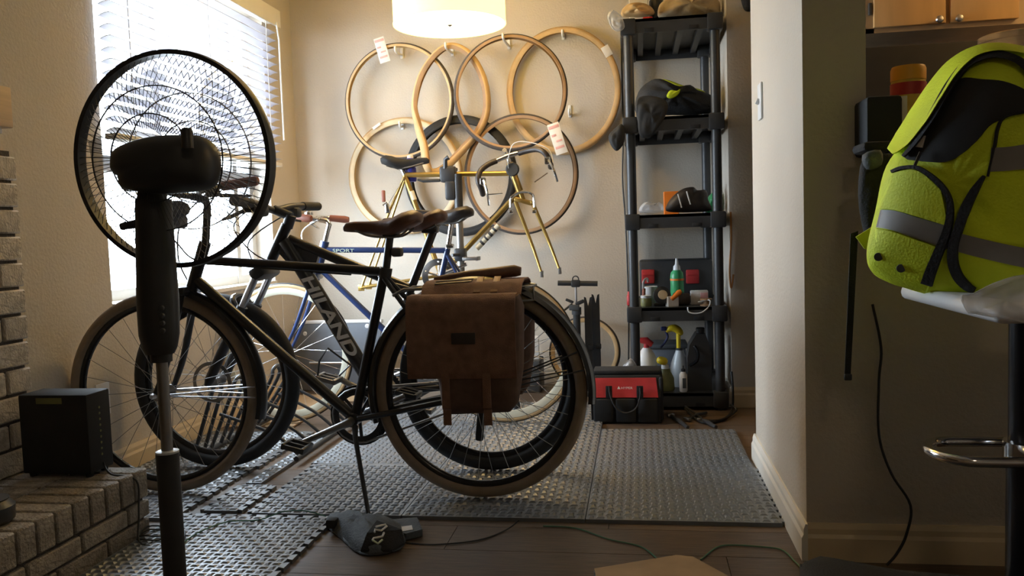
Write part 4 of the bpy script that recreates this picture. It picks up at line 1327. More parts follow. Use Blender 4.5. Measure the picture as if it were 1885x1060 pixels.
# ================================================================== tires hanging on the back wall
def tire_loop(path, ny, wd, sh, tread_w, m_side, m_tread, name, label, group='bicycle tires on the wall', rolls=None):
    # path: closed list of points; cross-section spans radially (sh) and along the local axis (wd)
    n = len(path)
    c = sum(path, Vector()) / n

    def sweep(sect):
        vs, fs = [], []
        m = len(sect)
        for i in range(n):
            t = (path[(i + 1) % n] - path[i - 1]).normalized()
            ax = Vector(ny)
            ax = (ax - t * ax.dot(t)).normalized()
            rd = t.cross(ax)
            if rd.dot(path[i] - c) < 0:
                rd = -rd
            if rolls:
                q = rolls[i]
                rd, ax = rd * math.cos(q) + ax * math.sin(q), ax * math.cos(q) - rd * math.sin(q)
            for (a, b) in sect:
                vs.append(path[i] + rd * a + ax * b)
        for i in range(n):
            j = (i + 1) % n
            for k in range(m):
                k2 = (k + 1) % m
                fs.append((i * m + k, i * m + k2, j * m + k2, j * m + k))
        return MB().add(vs, fs)
    h = wd / 2
    o_ = [(-sh, -h * .75), (-sh * .5, -h), (-sh * .12, -h * .8), (0, -h * .35), (0, h * .35), (-sh * .12, h * .8), (-sh * .5, h), (-sh, h * .75)]
    i_ = [(-sh, h * .62), (-sh * .5, h * .85), (-sh * .16, h * .66), (-.004, 0), (-sh * .16, -h * .66), (-sh * .5, -h * .85), (-sh, -h * .62)]
    zs = min(p.z for p in path)
    t = thing(name, (c.x, c.y, zs), label, 'tire', group)
    part('casing', sweep(o_ + i_), m_side, t, angle=60)
    tw = tread_w
    part('tread', sweep([(-sh * .30 * tw, -h * .96), (-sh * .08, -h * .84), (.002, -h * .4), (.003, 0), (.002, h * .4), (-sh * .08, h * .84), (-sh * .30 * tw, h * .96), (-.003, 0)]), m_tread, t, angle=60)
    return t


def round_path(px, py, hw, hh, y, yaw=0.0, lean=0.0, n=72):
    c = PY(px, py, y)
    R = (PY(px, py - hh, y).z - PY(px, py + hh, y).z) / 2
    W = (PY(px + hw, py, y).x - PY(px - hw, py, y).x) / 2
    out = []
    for k in range(n):
        a = 2 * PI * k / n
        x, z = W * math.cos(a), R * math.sin(a)
        out.append(V3(c.x + x, y + yaw * x + lean * z, c.z + z))
    return out


NY = V3(.12, -1, 0)
tire_loop(round_path(746, 324, 104, 107, 4.775, 0, 0), (0, -1, 0), .036, .034, .5, 'tan_pale', 'tan_sidewall', 'spare_tire', 'pale tan tire hung low on the wall behind the gold frame saddle')
tire_loop(round_path(848, 324, 103, 111, 4.733, 0, 0), (0, -1, 0), .052, .046, 3.0, 'rubber_black', 'rubber_black', 'spare_tire', 'fat black tire hung low between tan tires')
tire_loop(round_path(959, 321, 104, 111, 4.688, .03, 0), (.35, -1, 0), .032, .026, 1.2, 'tan_dark', 'tread_grey', 'spare_tire', 'brown tire with dark tread hung low behind the gold fork')
tire_loop(round_path(1037, 168, 105, 117, 4.765, 0, -.02), (0, -1, .1), .036, .034, .5, 'tan_sidewall', 'tan_sidewall', 'spare_tire', 'wide tan tire with white label hung beside the shelf')
tire_loop(round_path(735, 187, 100, 107, 4.69, -.02, 0), (-.25, -1, .2), .030, .022, 1.3, 'tan_sidewall', 'tread_grey', 'spare_tire', 'slim tan tire with dark tread and paper tag on its upper left')
pts = [PY(x, yy, 4.655 - o) for x, yy, o in ((830, 79, .0), (798, 97, .0), (770, 140, .0), (758, 192, .02), (765, 232, .07), (777, 268, .12), (783, 305, .13), (797, 318, .10), (822, 308, .06), (858, 274, .02), (888, 238, .0), (901, 195, .0), (893, 140, .0), (866, 95, .0))]
pth = spline(pts, 6, True)
rl_ = []
for p in pth:
    q = max(0.0, min(1.0, (4.655 - p.y) / .10))
    rl_.append(.2 + 1.2 * q)
tire_loop(pth, (-.2, -1, 0), .046, .032, 1.0, 'tan_dark', 'tan_sidewall', 'spare_tire', 'twisted narrow tan-brown tire hung directly below the lamp', rolls=rl_)
tire_loop(round_path(939, 171, 104, 107, 4.612, .02, 0), (.35, -1, .3), .032, .024, 1.3, 'tan_dark', 'tread_grey', 'spare_tire', 'tan tire with dark tread hung between the twisted tire and the wide one')


def hook(px, py, label, reach=.08):
    p = PY(px, py, YB)
    h = thing('wall_hook', (p.x, YB, p.z - .04), label, 'hook', 'white adhesive wall hooks')
    part('plate', MB().rbox((p.x, YB - .004, p.z), (.018, .007, .07), .003), 'white_plastic', h)
    part('prong', MB().tube(spline([(p.x, YB - .006, p.z - .015), (p.x, YB - reach * .6, p.z - .022), (p.x, YB - reach, p.z - .018), (p.x, YB - reach - .006, p.z + .008)], 4), [.007] * 12 + [.005], 8), 'white_plastic', h)


hook(740, 97, 'white hook holding the slim tan tire with the paper tag', .135)
hook(833, 93, 'white hook holding the twisted tire below the lamp', .175)
hook(937, 80, 'white hook holding the tan tire next to the lamp', .215)
hook(1037, 62, 'white hook holding the wide tan tire beside the shelf', .06)
hook(741, 228, 'white hook holding the pale tan tire behind the gold saddle', .06)
hook(1049, 205, 'empty white hook inside the ring of the wide tan tire', .05)


def tag_card(px, py, w_, h_, y, rot, label, stripes=True):
    p = PY(px, py, y)
    t = thing('price_tag', (p.x, p.y, p.z - h_ / 2), label, 'tag')
    b = part('card', MB().rbox((p.x, p.y, p.z), (w_, .0016, h_), .0005, rot=(0, rot, 0)), 'paper_white', t)
    if stripes:
        R3 = Matrix.Rotation(rot, 3, 'Y')
        for u, v, sw_, sh_ in ((0, .38, .9, .10), (-.2, .12, .4, .07), (.1, -.08, .5, .06), (0, -.28, .75, .08)):
            q = V3(p.x, p.y - .0012, p.z) + R3 @ V3(u * w_, 0, v * h_)
            part('print', MB().rbox(q, (w_ * sw_, .0006, h_ * sh_), .0002, rot=(0, rot, 0)), 'paper_pink', b)
    return t


tag_card(703, 92, .062, .145, 4.664, math.radians(-14), 'white and pink paper tag on the slim tan tire')
tag_card(1026, 255, .066, .175, 4.585, math.radians(-16), 'long pink and white paper tag hanging among the right tires')
tag_card(1117, 94, .045, .062, 4.742, math.radians(-28), 'small white label stuck on the wide tan tire', False)
tag_card(693, 232, .055, .016, 4.742, math.radians(-32), 'narrow white label on the pale tan tire', False)

# ================================================================== shelving unit
SX0, SX1, SY0, SY1 = -.022, .385, 4.10, 4.72
sh = thing('shelving_unit', ((SX0 + SX1) / 2, (SY0 + SY1) / 2, 0), 'tall black plastic five-tier shelving unit in the nook corner', 'shelf')
tops = [PY(1240, 33, SY0).z, PY(1240, 215, SY0).z, PY(1240, 394, SY0).z, PY(1240, 565, SY0).z, .085]
LH = .066
for zt in tops:
    mb = MB()
    x0, x1, y0, y1 = SX0 - .035, SX1 + .035, SY0 - .03, SY1 + .03
    mb.ab((x0, y0, zt - .014), (x1, y1, zt))
    mb.ab((x0, y0, zt - LH), (x1, y0 + .012, zt)).ab((x0, y1 - .012, zt - LH), (x1, y1, zt))
    mb.ab((x0, y0, zt - LH), (x0 + .012, y1, zt)).ab((x1 - .012, y0, zt - LH), (x1, y1, zt))
    for k in range(4):
        xx = x0 + (x1 - x0) * (k + 1) / 5
        mb.ab((xx - .014, y0 + .01, zt - .045), (xx + .014, y1 - .01, zt - .012))
    s_ = part('shelf_tray', mb, 'black_plastic', sh, smooth=False)
    for xx in (SX0, SX1):
        for yy in (SY0, SY1):
            part('corner_socket', MB().rbox((xx, yy, zt - LH / 2), (.074, .072, LH + .012), .008), 'black_plastic', s_)
    for xx in (SX0 + .10, SX1 - .10):
        part('lip_slot', MB().rbox((xx, SY0 - .031, zt - LH + .012), (.045, .003, .018), .001), 'black_matte', s_)
for xx in (SX0, SX1):
    for yy in (SY0, SY1):
        for k in range(4):
            part('post', MB().tube([(xx, yy, tops[k + 1]), (xx, yy, tops[k] - LH)], .0235, 16), 'black_plastic', sh)
        part('foot', MB().tube([(xx, yy, 0), (xx, yy, tops[4] - LH)], .025, 14), 'black_plastic', sh)

SHF = lambda px, k, y: V3(PY(px, 400, y).x, y, tops[k])


def blob(name, pxs, y, tf, tb, m, label, cat, group=None, wob=.006, p=2.2):
    ol = spline([PY(a, b, y) for a, b in pxs], 3, True)
    return solo(name, MB().pillow(ol, (0, -1, 0), tf, tb, 7, p, wob=wob), m, label, cat, group, angle=80)


# top tier
blob('cloth_bundle', [(1214, 34), (1212, 14), (1222, 2), (1250, -6), (1300, -8), (1322, 0), (1326, 16), (1322, 30), (1290, 35), (1250, 36)], 4.30, .10, .10, 'tan_cloth', 'crumpled tan cloth bundle in a bag on the top shelf', 'cloth', wob=.014)
solo('folded_sheet', MB().rbox(((PY(1214, 30, 4.24).x + PY(1325, 30, 4.24).x) / 2, 4.30, tops[0] + .008), (.31, .30, .014), .006), 'panel_grey', 'folded grey-blue sheet under the tan cloth bundle', 'cloth')
blob('snack_bag', [(1144, 29), (1146, 16), (1160, 8), (1185, 6), (1200, 14), (1204, 26), (1180, 30), (1160, 31)], 4.22, .05, .05, 'tan_sidewall', 'shiny tan and red snack bag on the top shelf', 'bag', wob=.012)
solo('white_carton', MB().rbox((PY(1175, 0, 4.34).x, 4.34, tops[0] + .085), (.095, .09, .17), .003), 'paper_white', 'white carton standing behind the snack bag', 'box', smooth=False)
solo('red_pouch', MB().rbox((PY(1192, 24, 4.14).x, 4.15, tops[0] + .012), (.05, .04, .024), .008), 'red_fabric', 'small red pouch in front of the snack bag', 'pouch')
solo('black_canister', MB().lathe((PY(1208, 5, 4.40).x, 4.40, tops[0]), (0, 0, 1), [(.035, 0), (.037, .01), (.037, .16), (.03, .18), (.03, .2)], 18), 'black_plastic', 'black canister beside the tan cloth bundle', 'canister')
blob('plastic_bag', [(1122, 44), (1118, 30), (1126, 18), (1138, 24), (1146, 34), (1150, 50), (1140, 58), (1128, 54)], 4.055, .02, .02, 'film_plastic', 'crumpled clear plastic bag hanging off the top shelf corner', 'bag', wob=.008)
# second tier
blob('black_jacket', [(1172, 210), (1172, 178), (1184, 158), (1205, 146), (1226, 150), (1250, 160), (1270, 158), (1286, 168), (1300, 172), (1312, 180), (1316, 204), (1280, 211), (1220, 211)], 4.30, .10, .12, 'black_fabric', 'rumpled black and neon jacket heaped on the second shelf', 'jacket', wob=.012)
blob('neon_glove', [(1227, 176), (1234, 166), (1246, 167), (1252, 164), (1250, 172), (1240, 180), (1231, 181)], 4.195, .008, .008, 'neon_fabric', 'small neon yellow glove on the black jacket', 'glove', wob=.002)
blob('neon_vest', [(1216, 148), (1232, 148), (1258, 158), (1290, 165), (1300, 174), (1280, 180), (1240, 170)], 4.46, .03, .03, 'neon_dull', 'yellow safety vest tucked behind the black jacket', 'vest', wob=.004)
blob('black_bag', [(1178, 250), (1172, 215), (1172, 184), (1190, 176), (1216, 180), (1230, 192), (1224, 215), (1208, 240), (1196, 254)], 4.045, .018, .018, 'black_matte', 'black drawstring bag hanging over the second shelf edge', 'bag', wob=.006)
blob('black_shoe_cover', [(1122, 262), (1121, 248), (1132, 236), (1144, 228), (1150, 240), (1149, 262), (1138, 277), (1130, 275)], 4.052, .022, .02, 'black_matte', 'black cap hanging on the shelf post by the tires', 'cap', wob=.004)
# third tier
q = SHF(1236, 2, 4.36)
solo('orange_box', MB().rbox((q.x, 4.36, q.z + .06), (.075, .06, .12), .003), 'orange_plastic', 'orange box behind the black shoe on the third shelf', 'box', smooth=False)
ob = thing('black_shoe', (SHF(1265, 2, 4.25).x, 4.25, tops[2]), 'black shoe with two pale stripes on the third shelf', 'shoe')
ol = spline([PY(a, b, 4.25) for a, b in ((1226, 388), (1230, 372), (1242, 358), (1258, 347), (1276, 344), (1284, 350), (1300, 350), (1304, 368), (1310, 386), (1290, 390), (1250, 391))], 3, True)
part('upper', MB().pillow(ol, (0, -1, 0), .055, .055, 7, 2.4), 'leather_dark', ob, angle=80)
for a, b in (((1248, 357), (1255, 382)), ((1264, 352), (1271, 376))):
    part('stripe', MB().tube([PY(a[0], a[1], 4.196), PY((a[0] + b[0]) / 2, (a[1] + b[1]) / 2, 4.190), PY(b[0], b[1], 4.198)], .004, 6), 'paper_white', ob)
blob('plastic_wrap', [(1178, 391), (1180, 378), (1192, 370), (1206, 374), (1216, 372), (1222, 384), (1216, 391)], 4.20, .04, .04, 'film_plastic', 'crumpled clear plastic wrap on the third shelf', 'wrapper', wob=.01)
blob('green_cloth', [(1300, 390), (1302, 366), (1312, 354), (1318, 358), (1320, 388)], 4.42, .05, .05, 'green_bottle', 'green cloth at the back of the third shelf', 'cloth', wob=.006)
# fourth tier
q0, q1 = SHF(1180, 3, 4.46), SHF(1305, 3, 4.46)
tbx = thing('tool_box', ((q0.x + q1.x) / 2, 4.50, tops[3]), 'open black tool case with two red latches on the fourth shelf', 'tool box')
hgt = PY(1240, 478, 4.46).z - tops[3]
part('body', MB().rbox(((q0.x + q1.x) / 2, 4.55, tops[3] + hgt / 2), (q1.x - q0.x + .03, .18, hgt), .015), 'black_plastic', tbx)
for px in (1193, 1275):
    c = PY(px, 509, 4.455)
    l_ = part('latch', MB().rbox(c, (.068, .016, .075), .006), 'red_plastic', tbx)
    part('latch_lip', MB().rbox(c + V3(0, -.010, .012), (.06, .006, .012), .002), 'red_plastic', l_)
c = SHF(1244, 3, 4.26)
gb = thing('squeeze_bottle', (c.x, 4.26, tops[3]), 'green squeeze bottle with white nozzle in front of the tool case', 'bottle')
hb_ = PY(1243, 475, 4.26).z - tops[3]
part('body', MB().lathe((c.x, 4.26, tops[3]), (0, 0, 1), [(.030, 0), (.034, .006), (.034, hb_ * .60), (.031, hb_ * .68), (.02, hb_ * .74)], 20), 'green_bottle', gb)
part('label_band', MB().ring((c.x, 4.26, tops[3] + hb_ * .54), (0, 0, 1), .0342, [(-.001, -.006), (.0008, -.006), (.0008, .004), (-.001, .004)], 20), 'orange_plastic', gb)
part('label_badge', MB().lathe((c.x - .012, 4.227, tops[3] + hb_ * .2), (-.25, -1, 0), [(.014, 0), (.014, .003)], 16), 'red_plastic', gb)
part('nozzle', MB().lathe((c.x, 4.26, tops[3] + hb_ * .735), (0, 0, 1), [(.019, 0), (.017, .02), (.009, .03), (.006, hb_ * .26)], 14), 'white_plastic', gb)
c = SHF(1202, 3, 4.20)
cu = thing('ear_muff', (c.x + .01, 4.20, tops[3]), 'black headset with pale pads leaning on a white cup', 'headset')
part('ear_cup', MB().lathe((c.x + .03, 4.17, tops[3] + .05), (.2, -1, .2), [(.03, 0), (.042, .008), (.044, .03), (.03, .04)], 20), 'black_plastic', cu)
part('pad', MB().lathe((c.x + .038, 4.128, tops[3] + .059), (.2, -1, .2), [(.024, 0), (.022, .004), (.01, .006)], 18), 'tan_pale', cu)
part('stand', MB().rbox((c.x + .03, 4.19, tops[3] + .006), (.07, .05, .012), .004), 'black_plastic', cu)
c = SHF(1196, 3, 4.22)
solo('white_cup', MB().lathe((PY(1194, 400, 4.30).x, 4.30, tops[3]), (0, 0, 1), [(.026, 0), (.03, .01), (.038, .085), (.038, .09), (.035, .088)], 18), 'milky_plastic', 'white cup behind the black headset', 'cup')
c = SHF(1181, 3, 4.20)
gj = thing('glass_jar', (PY(1186, 400, 4.17).x, 4.17, tops[3]), 'small olive jar with pale lid next to the left post', 'jar')
part('body', MB().lathe(ORG[gj.name], (0, 0, 1), [(.026, 0), (.028, .004), (.028, .035), (.024, .042)], 16), 'olive_label', gj)
part('lid', MB().lathe(ORG[gj.name] + V3(0, 0, .042), (0, 0, 1), [(.027, 0), (.027, .012)], 16), 'milky_plastic', gj)
px_ = PY(1181, 400, 4.24).x
cl = thing('clamp_tool', (px_, 4.24, tops[3]), 'small metal and wood clamp standing by the left post', 'tool')
part('handle', MB().tube([(px_, 4.24, tops[3]), (px_ + .004, 4.24, tops[3] + .085)], .009, 10), 'grip_brown', cl)
part('jaw', MB().tube(spline([(px_, 4.24, tops[3] + .08), (px_ + .003, 4.24, tops[3] + .12), (px_ + .02, 4.24, tops[3] + .135), (px_ + .025, 4.24, tops[3] + .115)], 4), .006, 8), 'steel', cl)
c = SHF(1234, 3, 4.14)
solo('white_carton', MB().rbox((c.x, 4.14, tops[3] + .025), (.055, .04, .05), .002, rot=(0, 0, .3)), 'paper_white', 'little white carton at the front edge of the fourth shelf', 'box', smooth=False)
c = SHF(1248, 3, 4.16)
og = thing('orange_tool', (c.x, 4.18, tops[3]), 'tool with a bright orange handle resting on a dark holder', 'tool')
part('handle', MB().tube([PY(1236, 551, 4.12), PY(1250, 538, 4.12), PY(1254, 535, 4.12)], [.010, .014, .008], 12), 'orange_plastic', og)
part('holder', MB().rbox((c.x + .01, 4.19, tops[3] + .03), (.09, .06, .06), .015), 'leather_dark', og)
c = SHF(1286, 3, 4.22)
pk = thing('blister_pack', (c.x, 4.22, tops[3]), 'white and pink packet lying on the fourth shelf', 'packet')
part('packet', MB().rbox((c.x - .004, 4.22, tops[3] + .035), (.085, .05, .07), .004), 'paper_white', pk)
part('print', MB().rbox((c.x + .018, 4.194, tops[3] + .04), (.036, .002, .04), .0005), 'paper_pink', pk)
solo('cable_loop', MB().tube(spline([PY(1266, 565, 4.07), PY(1268, 574, 4.062), (PY(1280, 577, 4.06)), PY(1294, 574, 4.062), PY(1306, 562, 4.08), PY(1305, 552, 4.12), PY(1285, 556, 4.14)], 5), .0035, 6), 'milky_plastic', 'thin grey cable loop dangling over the fourth shelf edge', 'cable')
solo('spool', MB().lathe((PY(1297, 400, 4.15).x, 4.15, tops[3]), (0, 0, 1), [(.03, 0), (.03, .006), (.016, .008), (.016, .026), (.03, .028), (.03, .034)], 18), 'tan_dark', 'brown thread spool inside the cable loop', 'spool')
solo('spray_can', MB().lathe((PY(1157, 400, 4.24).x - .005, 4.24, tops[3]), (0, 0, 1), [(.012, 0), (.014, .004), (.014, .05), (.010, .055), (.008, .07)], 14), 'red_plastic', 'small red and white can at the left end of the fourth shelf', 'can')
# bottom tier
zb5 = tops[4]
c = SHF(1246, 4, 4.27)
sb = thing('spray_bottle', (c.x, 4.27, zb5), 'milky spray bottle with yellow and navy trigger head on the bottom shelf', 'spray bottle')
zh = PY(1246, 641, 4.27).z
part('body', MB().lathe((c.x, 4.27, zb5), (0, 0, 1), [(.045, 0), (.05, .008), (.05, (zh - zb5) * .45), (.045, (zh - zb5) * .6), (.022, (zh - zb5) * .9), (.016, zh - zb5)], 22), 'milky_plastic', sb)
hd = part('trigger_head', MB().tube([(c.x - .004, 4.27, zh), (c.x - .004, 4.27, zh + .08)], .011, 12).tube(spline([PY(1226, 610, 4.27), PY(1236, 604, 4.27), PY(1246, 606, 4.27), PY(1256, 616, 4.27)], 4), [.010, .012, .014, .016, .018, .019, .020, .020, .020, .019, .017, .013, .006], 12), 'yellow_plastic', sb)
part('nozzle', MB().rbox(PY(1222, 605, 4.27), (.03, .026, .02), .005), 'navy_plastic', hd)
part('trigger', MB().tube(spline([PY(1226, 610, 4.27), PY(1229, 620, 4.27), PY(1224, 630, 4.27), PY(1216, 640, 4.27)], 4), .006, 8), 'navy_plastic', hd)
part('collar', MB().lathe((c.x, 4.27, zh - .012), (0, 0, 1), [(.019, 0), (.019, .014)], 14), 'black_plastic', hd)
c = SHF(1294, 4, 4.20)
jg = thing('motor_oil_jug', (c.x, 4.20, zb5), 'large black plastic jug with moulded handle on the bottom shelf', 'jug')
jt = PY(1290, 612, 4.20).z
jx0, jx1 = PY(1264, 660, 4.20).x, PY(1308, 660, 4.20).x
ol = [V3(jx0, 4.14, zb5), V3(jx1, 4.14, zb5), V3(jx1, 4.14, jt - .10), V3(jx1 - .012, 4.14, jt - .045), V3((jx0 + jx1) / 2 + .03, 4.14, jt), V3((jx0 + jx1) / 2 - .012, 4.14, jt), V3(jx0 + .012, 4.14, jt - .055), V3(jx0, 4.14, jt - .12)]
part('body', MB().prism(ol, (0, .12, 0)), 'black_plastic', jg, smooth=False)
part('cap', MB().lathe(((jx0 + jx1) / 2 + .01, 4.20, jt), (0, 0, 1), [(.022, 0), (.022, .022), (.018, .026)], 16), 'black_plastic', jg)
part('handle', MB().tube(spline([(jx0 + .035, 4.138, jt - .06), (jx0 + .05, 4.122, jt - .09), (jx0 + .045, 4.122, jt - .13), (jx0 + .012, 4.136, jt - .155)], 4), .008, 8), 'black_gloss', jg)
c = SHF(1219, 4, 4.16)
yb = thing('lubricant_bottle', (c.x, 4.16, zb5), 'dark squat bottle with a tilted yellow cap on the bottom shelf', 'bottle')
zy = PY(1219, 678, 4.16).z
part('body', MB().lathe((c.x, 4.16, zb5), (0, 0, 1), [(.04, 0), (.044, .006), (.042, (zy - zb5) * .55), (.026, (zy - zb5) * .85), (.024, zy - zb5)], 18), 'olive_label', yb)
part('neck', MB().lathe((c.x, 4.16, zy), (0, 0, 1), [(.02, 0), (.018, .02)], 14), 'white_plastic', yb)
part('cap', MB().lathe(PY(1219, 664, 4.16), (.25, -.2, 1), [(.024, -.012), (.028, -.006), (.028, .006), (.022, .014)], 18), 'yellow_plastic', yb)
c = SHF(1252, 4, 4.12)
gl = thing('glue_bottle', (c.x, 4.115, zb5), 'small clear bottle with patterned pale label in front of the black jug', 'bottle')
part('body', MB().lathe((c.x, 4.115, zb5), (0, 0, 1), [(.017, 0), (.02, .005), (.02, .085), (.01, .10)], 16), 'paper_white', gl)
part('print', MB().rbox((c.x + .004, 4.0955, zb5 + .045), (.018, .002, .05), .0005), 'dark_grey', gl)
part('cap', MB().lathe((c.x, 4.115, zb5 + .10), (0, 0, 1), [(.011, 0), (.011, .012), (.004, .016), (.003, .03)], 12), 'black_plastic', gl)
c = SHF(1192, 4, 4.24)
rb = thing('spray_bottle', (c.x - .02, 4.26, zb5), 'white bottle with red trigger behind the left shelf post', 'spray bottle')
part('body', MB().lathe((c.x - .02, 4.26, zb5), (0, 0, 1), [(.05, 0), (.054, .01), (.054, .13), (.04, .17), (.018, .20)], 18), 'white_plastic', rb)
part('trigger_head', MB().tube([(c.x - .06, 4.26, zb5 + .24), (c.x - .02, 4.26, zb5 + .235), (c.x + .01, 4.26, zb5 + .215)], [.012, .02, .015], 10).tube([(c.x - .02, 4.26, zb5 + .19), (c.x - .02, 4.26, zb5 + .23)], .014, 10), 'red_plastic', rb)
bxx0, bxx1 = PY(1195, 640, 4.5).x, PY(1262, 640, 4.5).x
st_ = thing('storage_bin', ((bxx0 + bxx1) / 2, 4.52, zb5), 'blue-grey plastic bin with lid at the back of the bottom shelf', 'bin')
zz_ = PY(1228, 634, 4.45).z
part('tub', MB().rbox(((bxx0 + bxx1) / 2, 4.54, (zb5 + zz_) / 2 - .01), (bxx1 - bxx0, .18, zz_ - zb5 - .02), .012), 'panel_grey', st_)
part('lid', MB().rbox(((bxx0 + bxx1) / 2, 4.54, zz_ - .01), (bxx1 - bxx0 + .02, .20, .024), .006), 'dark_grey', st_)
solo('brown_jar', MB().lathe((PY(1194, 690, 4.14).x, 4.15, zb5), (0, 0, 1), [(.03, 0), (.036, .006), (.036, .07), (.026, .085), (.028, .09), (.028, .105)], 16), 'olive_label', 'squat olive-brown jar beside the dark lubricant bottle', 'jar')

# tangle of tools on the floor by the shelf foot
for i, (a, b, lab) in enumerate((((1236, 765), (1266, 787), 'black pliers lying open on the floor before the shelf'), ((1290, 772), (1318, 786), 'chrome-headed black wrench on the floor by the shelf corner'), ((1268, 770), (1300, 760), 'dark ratchet handle on the floor beside the tool bag'))):
    p, q = PZ(*a, .012), PZ(*b, .012)
    t = thing('hand_tool', ((p.x + q.x) / 2, (p.y + q.y) / 2, 0), lab, 'tool', 'hand tools on the floor')
    part('handle', MB().tube([p, p.lerp(q, .5) + V3(0, 0, .004), q], [.007, .010, .008], 8), 'black_plastic', t)
    part('head', MB().rbox(p + (p - q).normalized() * .012, (.035, .022, .014), .004, rot=(0, 0, .4 + i)), 'steel', t)
cpth = [PZ(1262, 752, .02), PZ(1280, 770, .01), PZ(1300, 778, .008), PZ(1330, 772, .006), PZ(1345, 760, .008), PZ(1349, 745, .03), V3(.435, 4.02, .12), V3(.43, 4.02, .2)]
solo('black_cable_tangle', MB().tube(spline(cpth, 6), .006, 6).tube(spline([p + V3(.03 * math.sin(i * 2), .03 * math.cos(i * 3), .006) for i, p in enumerate(cpth[:6])], 6), .005, 6), 'cord_black', 'tangled black cable on the floor by the shelf foot', 'cable')

# red and black tool bag
ty = 3.80
tx0, tx1 = PY(1088, 740, ty).x, PY(1216, 740, ty).x
tz0, tz1 = 0.0, PY(1150, 692, ty).z
tb_ = thing('tool_bag', ((tx0 + tx1) / 2, ty + .12, 0), 'red and black fabric tool bag with carry straps in front of the shelf', 'bag')
tw_ = tx1 - tx0
th_ = tz1
sec = [(0, 0), (.24, 0), (.245, th_ * .55), (.20, th_ * .97), (.12, th_), (.04, th_ * .97), (-.005, th_ * .55)]
part('body', MB().prism([V3(tx0, ty + a, b) for a, b in sec], (tw_, 0, 0)), 'black_fabric', tb_, smooth=False)
part('red_panel', MB().prism([V3(tx0 + .012, ty - .006, th_ * .56), V3(tx1 - .01, ty - .006, th_ * .56), V3(tx1 - .018, ty + .032, th_ * .935), V3(tx0 + .02, ty + .032, th_ * .935)], (0, -.004, -.001)), 'red_fabric', tb_, smooth=False)
part('zip_flap', MB().rbox(((tx0 + tx1) / 2 + .01, ty + .12, th_ + .006), (tw_ * 1.0, .13, .022), .008), 'black_fabric', tb_)
part('rear_end', MB().rbox((tx1 + .004, ty + .12, th_ * .5), (.02, .22, th_ * .9), .01), 'black_fabric', tb_)
for k in range(3):
    xx = tx0 + tw_ * (.18 + .32 * k)
    pw = tw_ * .29
    part('pocket', MB().rbox((xx, ty - .008, th_ * .28), (pw, .026, th_ * .50), .010), 'black_matte', tb_)
part('strap', MB().tube(spline([PY(1121, 712, ty - .02), PY(1124, 730, ty - .035), PY(1135, 752, ty - .04), PY(1152, 760, ty - .04), PY(1170, 752, ty - .04), PY(1178, 732, ty - .035), PY(1178, 714, ty - .02)], 4), .011, 8, flat=.35), 'black_fabric', tb_)
for px in (1121, 1178):
    part('strap_tab', MB().rbox(PY(px, 722, ty - .012), (.03, .006, .06), .002), 'black_fabric', tb_)
text_part('lettering', 'HYPER', 'letter_white', tb_, PY(1154, 714, ty - .004), (1, 0, 0), (0, .25, 1), .010, .052)
pA, pB, pC = PY(1136, 716, ty - .003), PY(1142, 716, ty - .003), PY(1139, 710.5, ty + .002)
part('emblem', MB().prism([pA, pB, pC], (0, -.001, 0)), 'letter_white', tb_, smooth=False)

# floor pump
py_ = 4.45
pp = PZ(1070, 700, 0)
pX = PY(1062, 600, py_).x
pu = thing('floor_pump', (pX, py_, 0), 'black floor pump with wide T handle against the back wall', 'pump')
zt_ = PY(1062, 521, py_).z
part('barrel', MB().tube([(pX, py_, .03), (pX, py_, zt_ - .17)], .02, 16), 'black_plastic', pu)
part('barrel_cap', MB().tube([(pX, py_, zt_ - .17), (pX, py_, zt_ - .13)], .026, 16).rbox((pX - .01, py_ - .02, zt_ - .13), (.055, .03, .03), .006), 'dark_grey', pu)
part('piston_rod', MB().tube([(pX, py_, zt_ - .15), (pX, py_, zt_ - .01)], .006, 10), 'steel', pu)
part('handle', MB().tube([PY(1027, 521, py_), PY(1100, 522, py_)], .014, 14).rbox((pX, py_, zt_ - .002), (.05, .034, .04), .008).ring((pX, py_, zt_ + .022), (0, 1, 0), .016, [(-.003, -.004), (.003, -.004), (.003, .004), (-.003, .004)], 20), 'black_plastic', pu)
part('gauge_bracket', MB().rbox((pX + .02, py_ - .01, zt_ - .105), (.05, .02, .02), .005, rot=(0, -.4, 0)).rbox((pX - .035, py_ - .01, zt_ - .095), (.045, .02, .014), .004, rot=(0, .4, 0)), 'black_plastic', pu)
part('foot_base', MB().rbox((pX, py_, .014), (.22, .10, .028), .008), 'black_plastic', pu)
part('hose', MB().tube(spline([(pX, py_ - .02, .06), (pX - .07, py_ - .03, .2), (pX - .09, py_ - .03, .45), (pX - .06, py_ - .03, zt_ - .14), (pX - .02, py_ - .02, zt_ - .11)], 6), .006, 8), 'cord_black', pu)

# black fender pieces standing together beside the pump
for k, (pa, lab) in enumerate(((1084, 'forked black plastic strip standing beside the pump handle'), (1098, 'second forked black strip standing nearer the small tan tire'))):
    yy = 4.48 + .03 * k
    xx = PY(pa, 620, yy).x
    w2 = .021
    zt2 = PY(pa, 546 - 5 * k, yy).z
    ol = [V3(xx - w2, yy, 0), V3(xx + w2, yy, 0), V3(xx + w2, yy, zt2), V3(xx + w2 * .5, yy, zt2 - .005), V3(xx, yy, zt2 - .05), V3(xx - w2 * .5, yy, zt2 - .005), V3(xx - w2, yy, zt2)]
    fs_ = thing('fender_strip', (xx, yy, 0), lab, 'fender', 'black fender strips by the wall')
    part('strip', MB().prism(ol, (0, .008, 0)), 'black_plastic', fs_, smooth=False)
    part('clip', MB().rbox((xx + .01, yy - .006, .26), (.03, .018, .03), .005), 'black_matte', fs_)
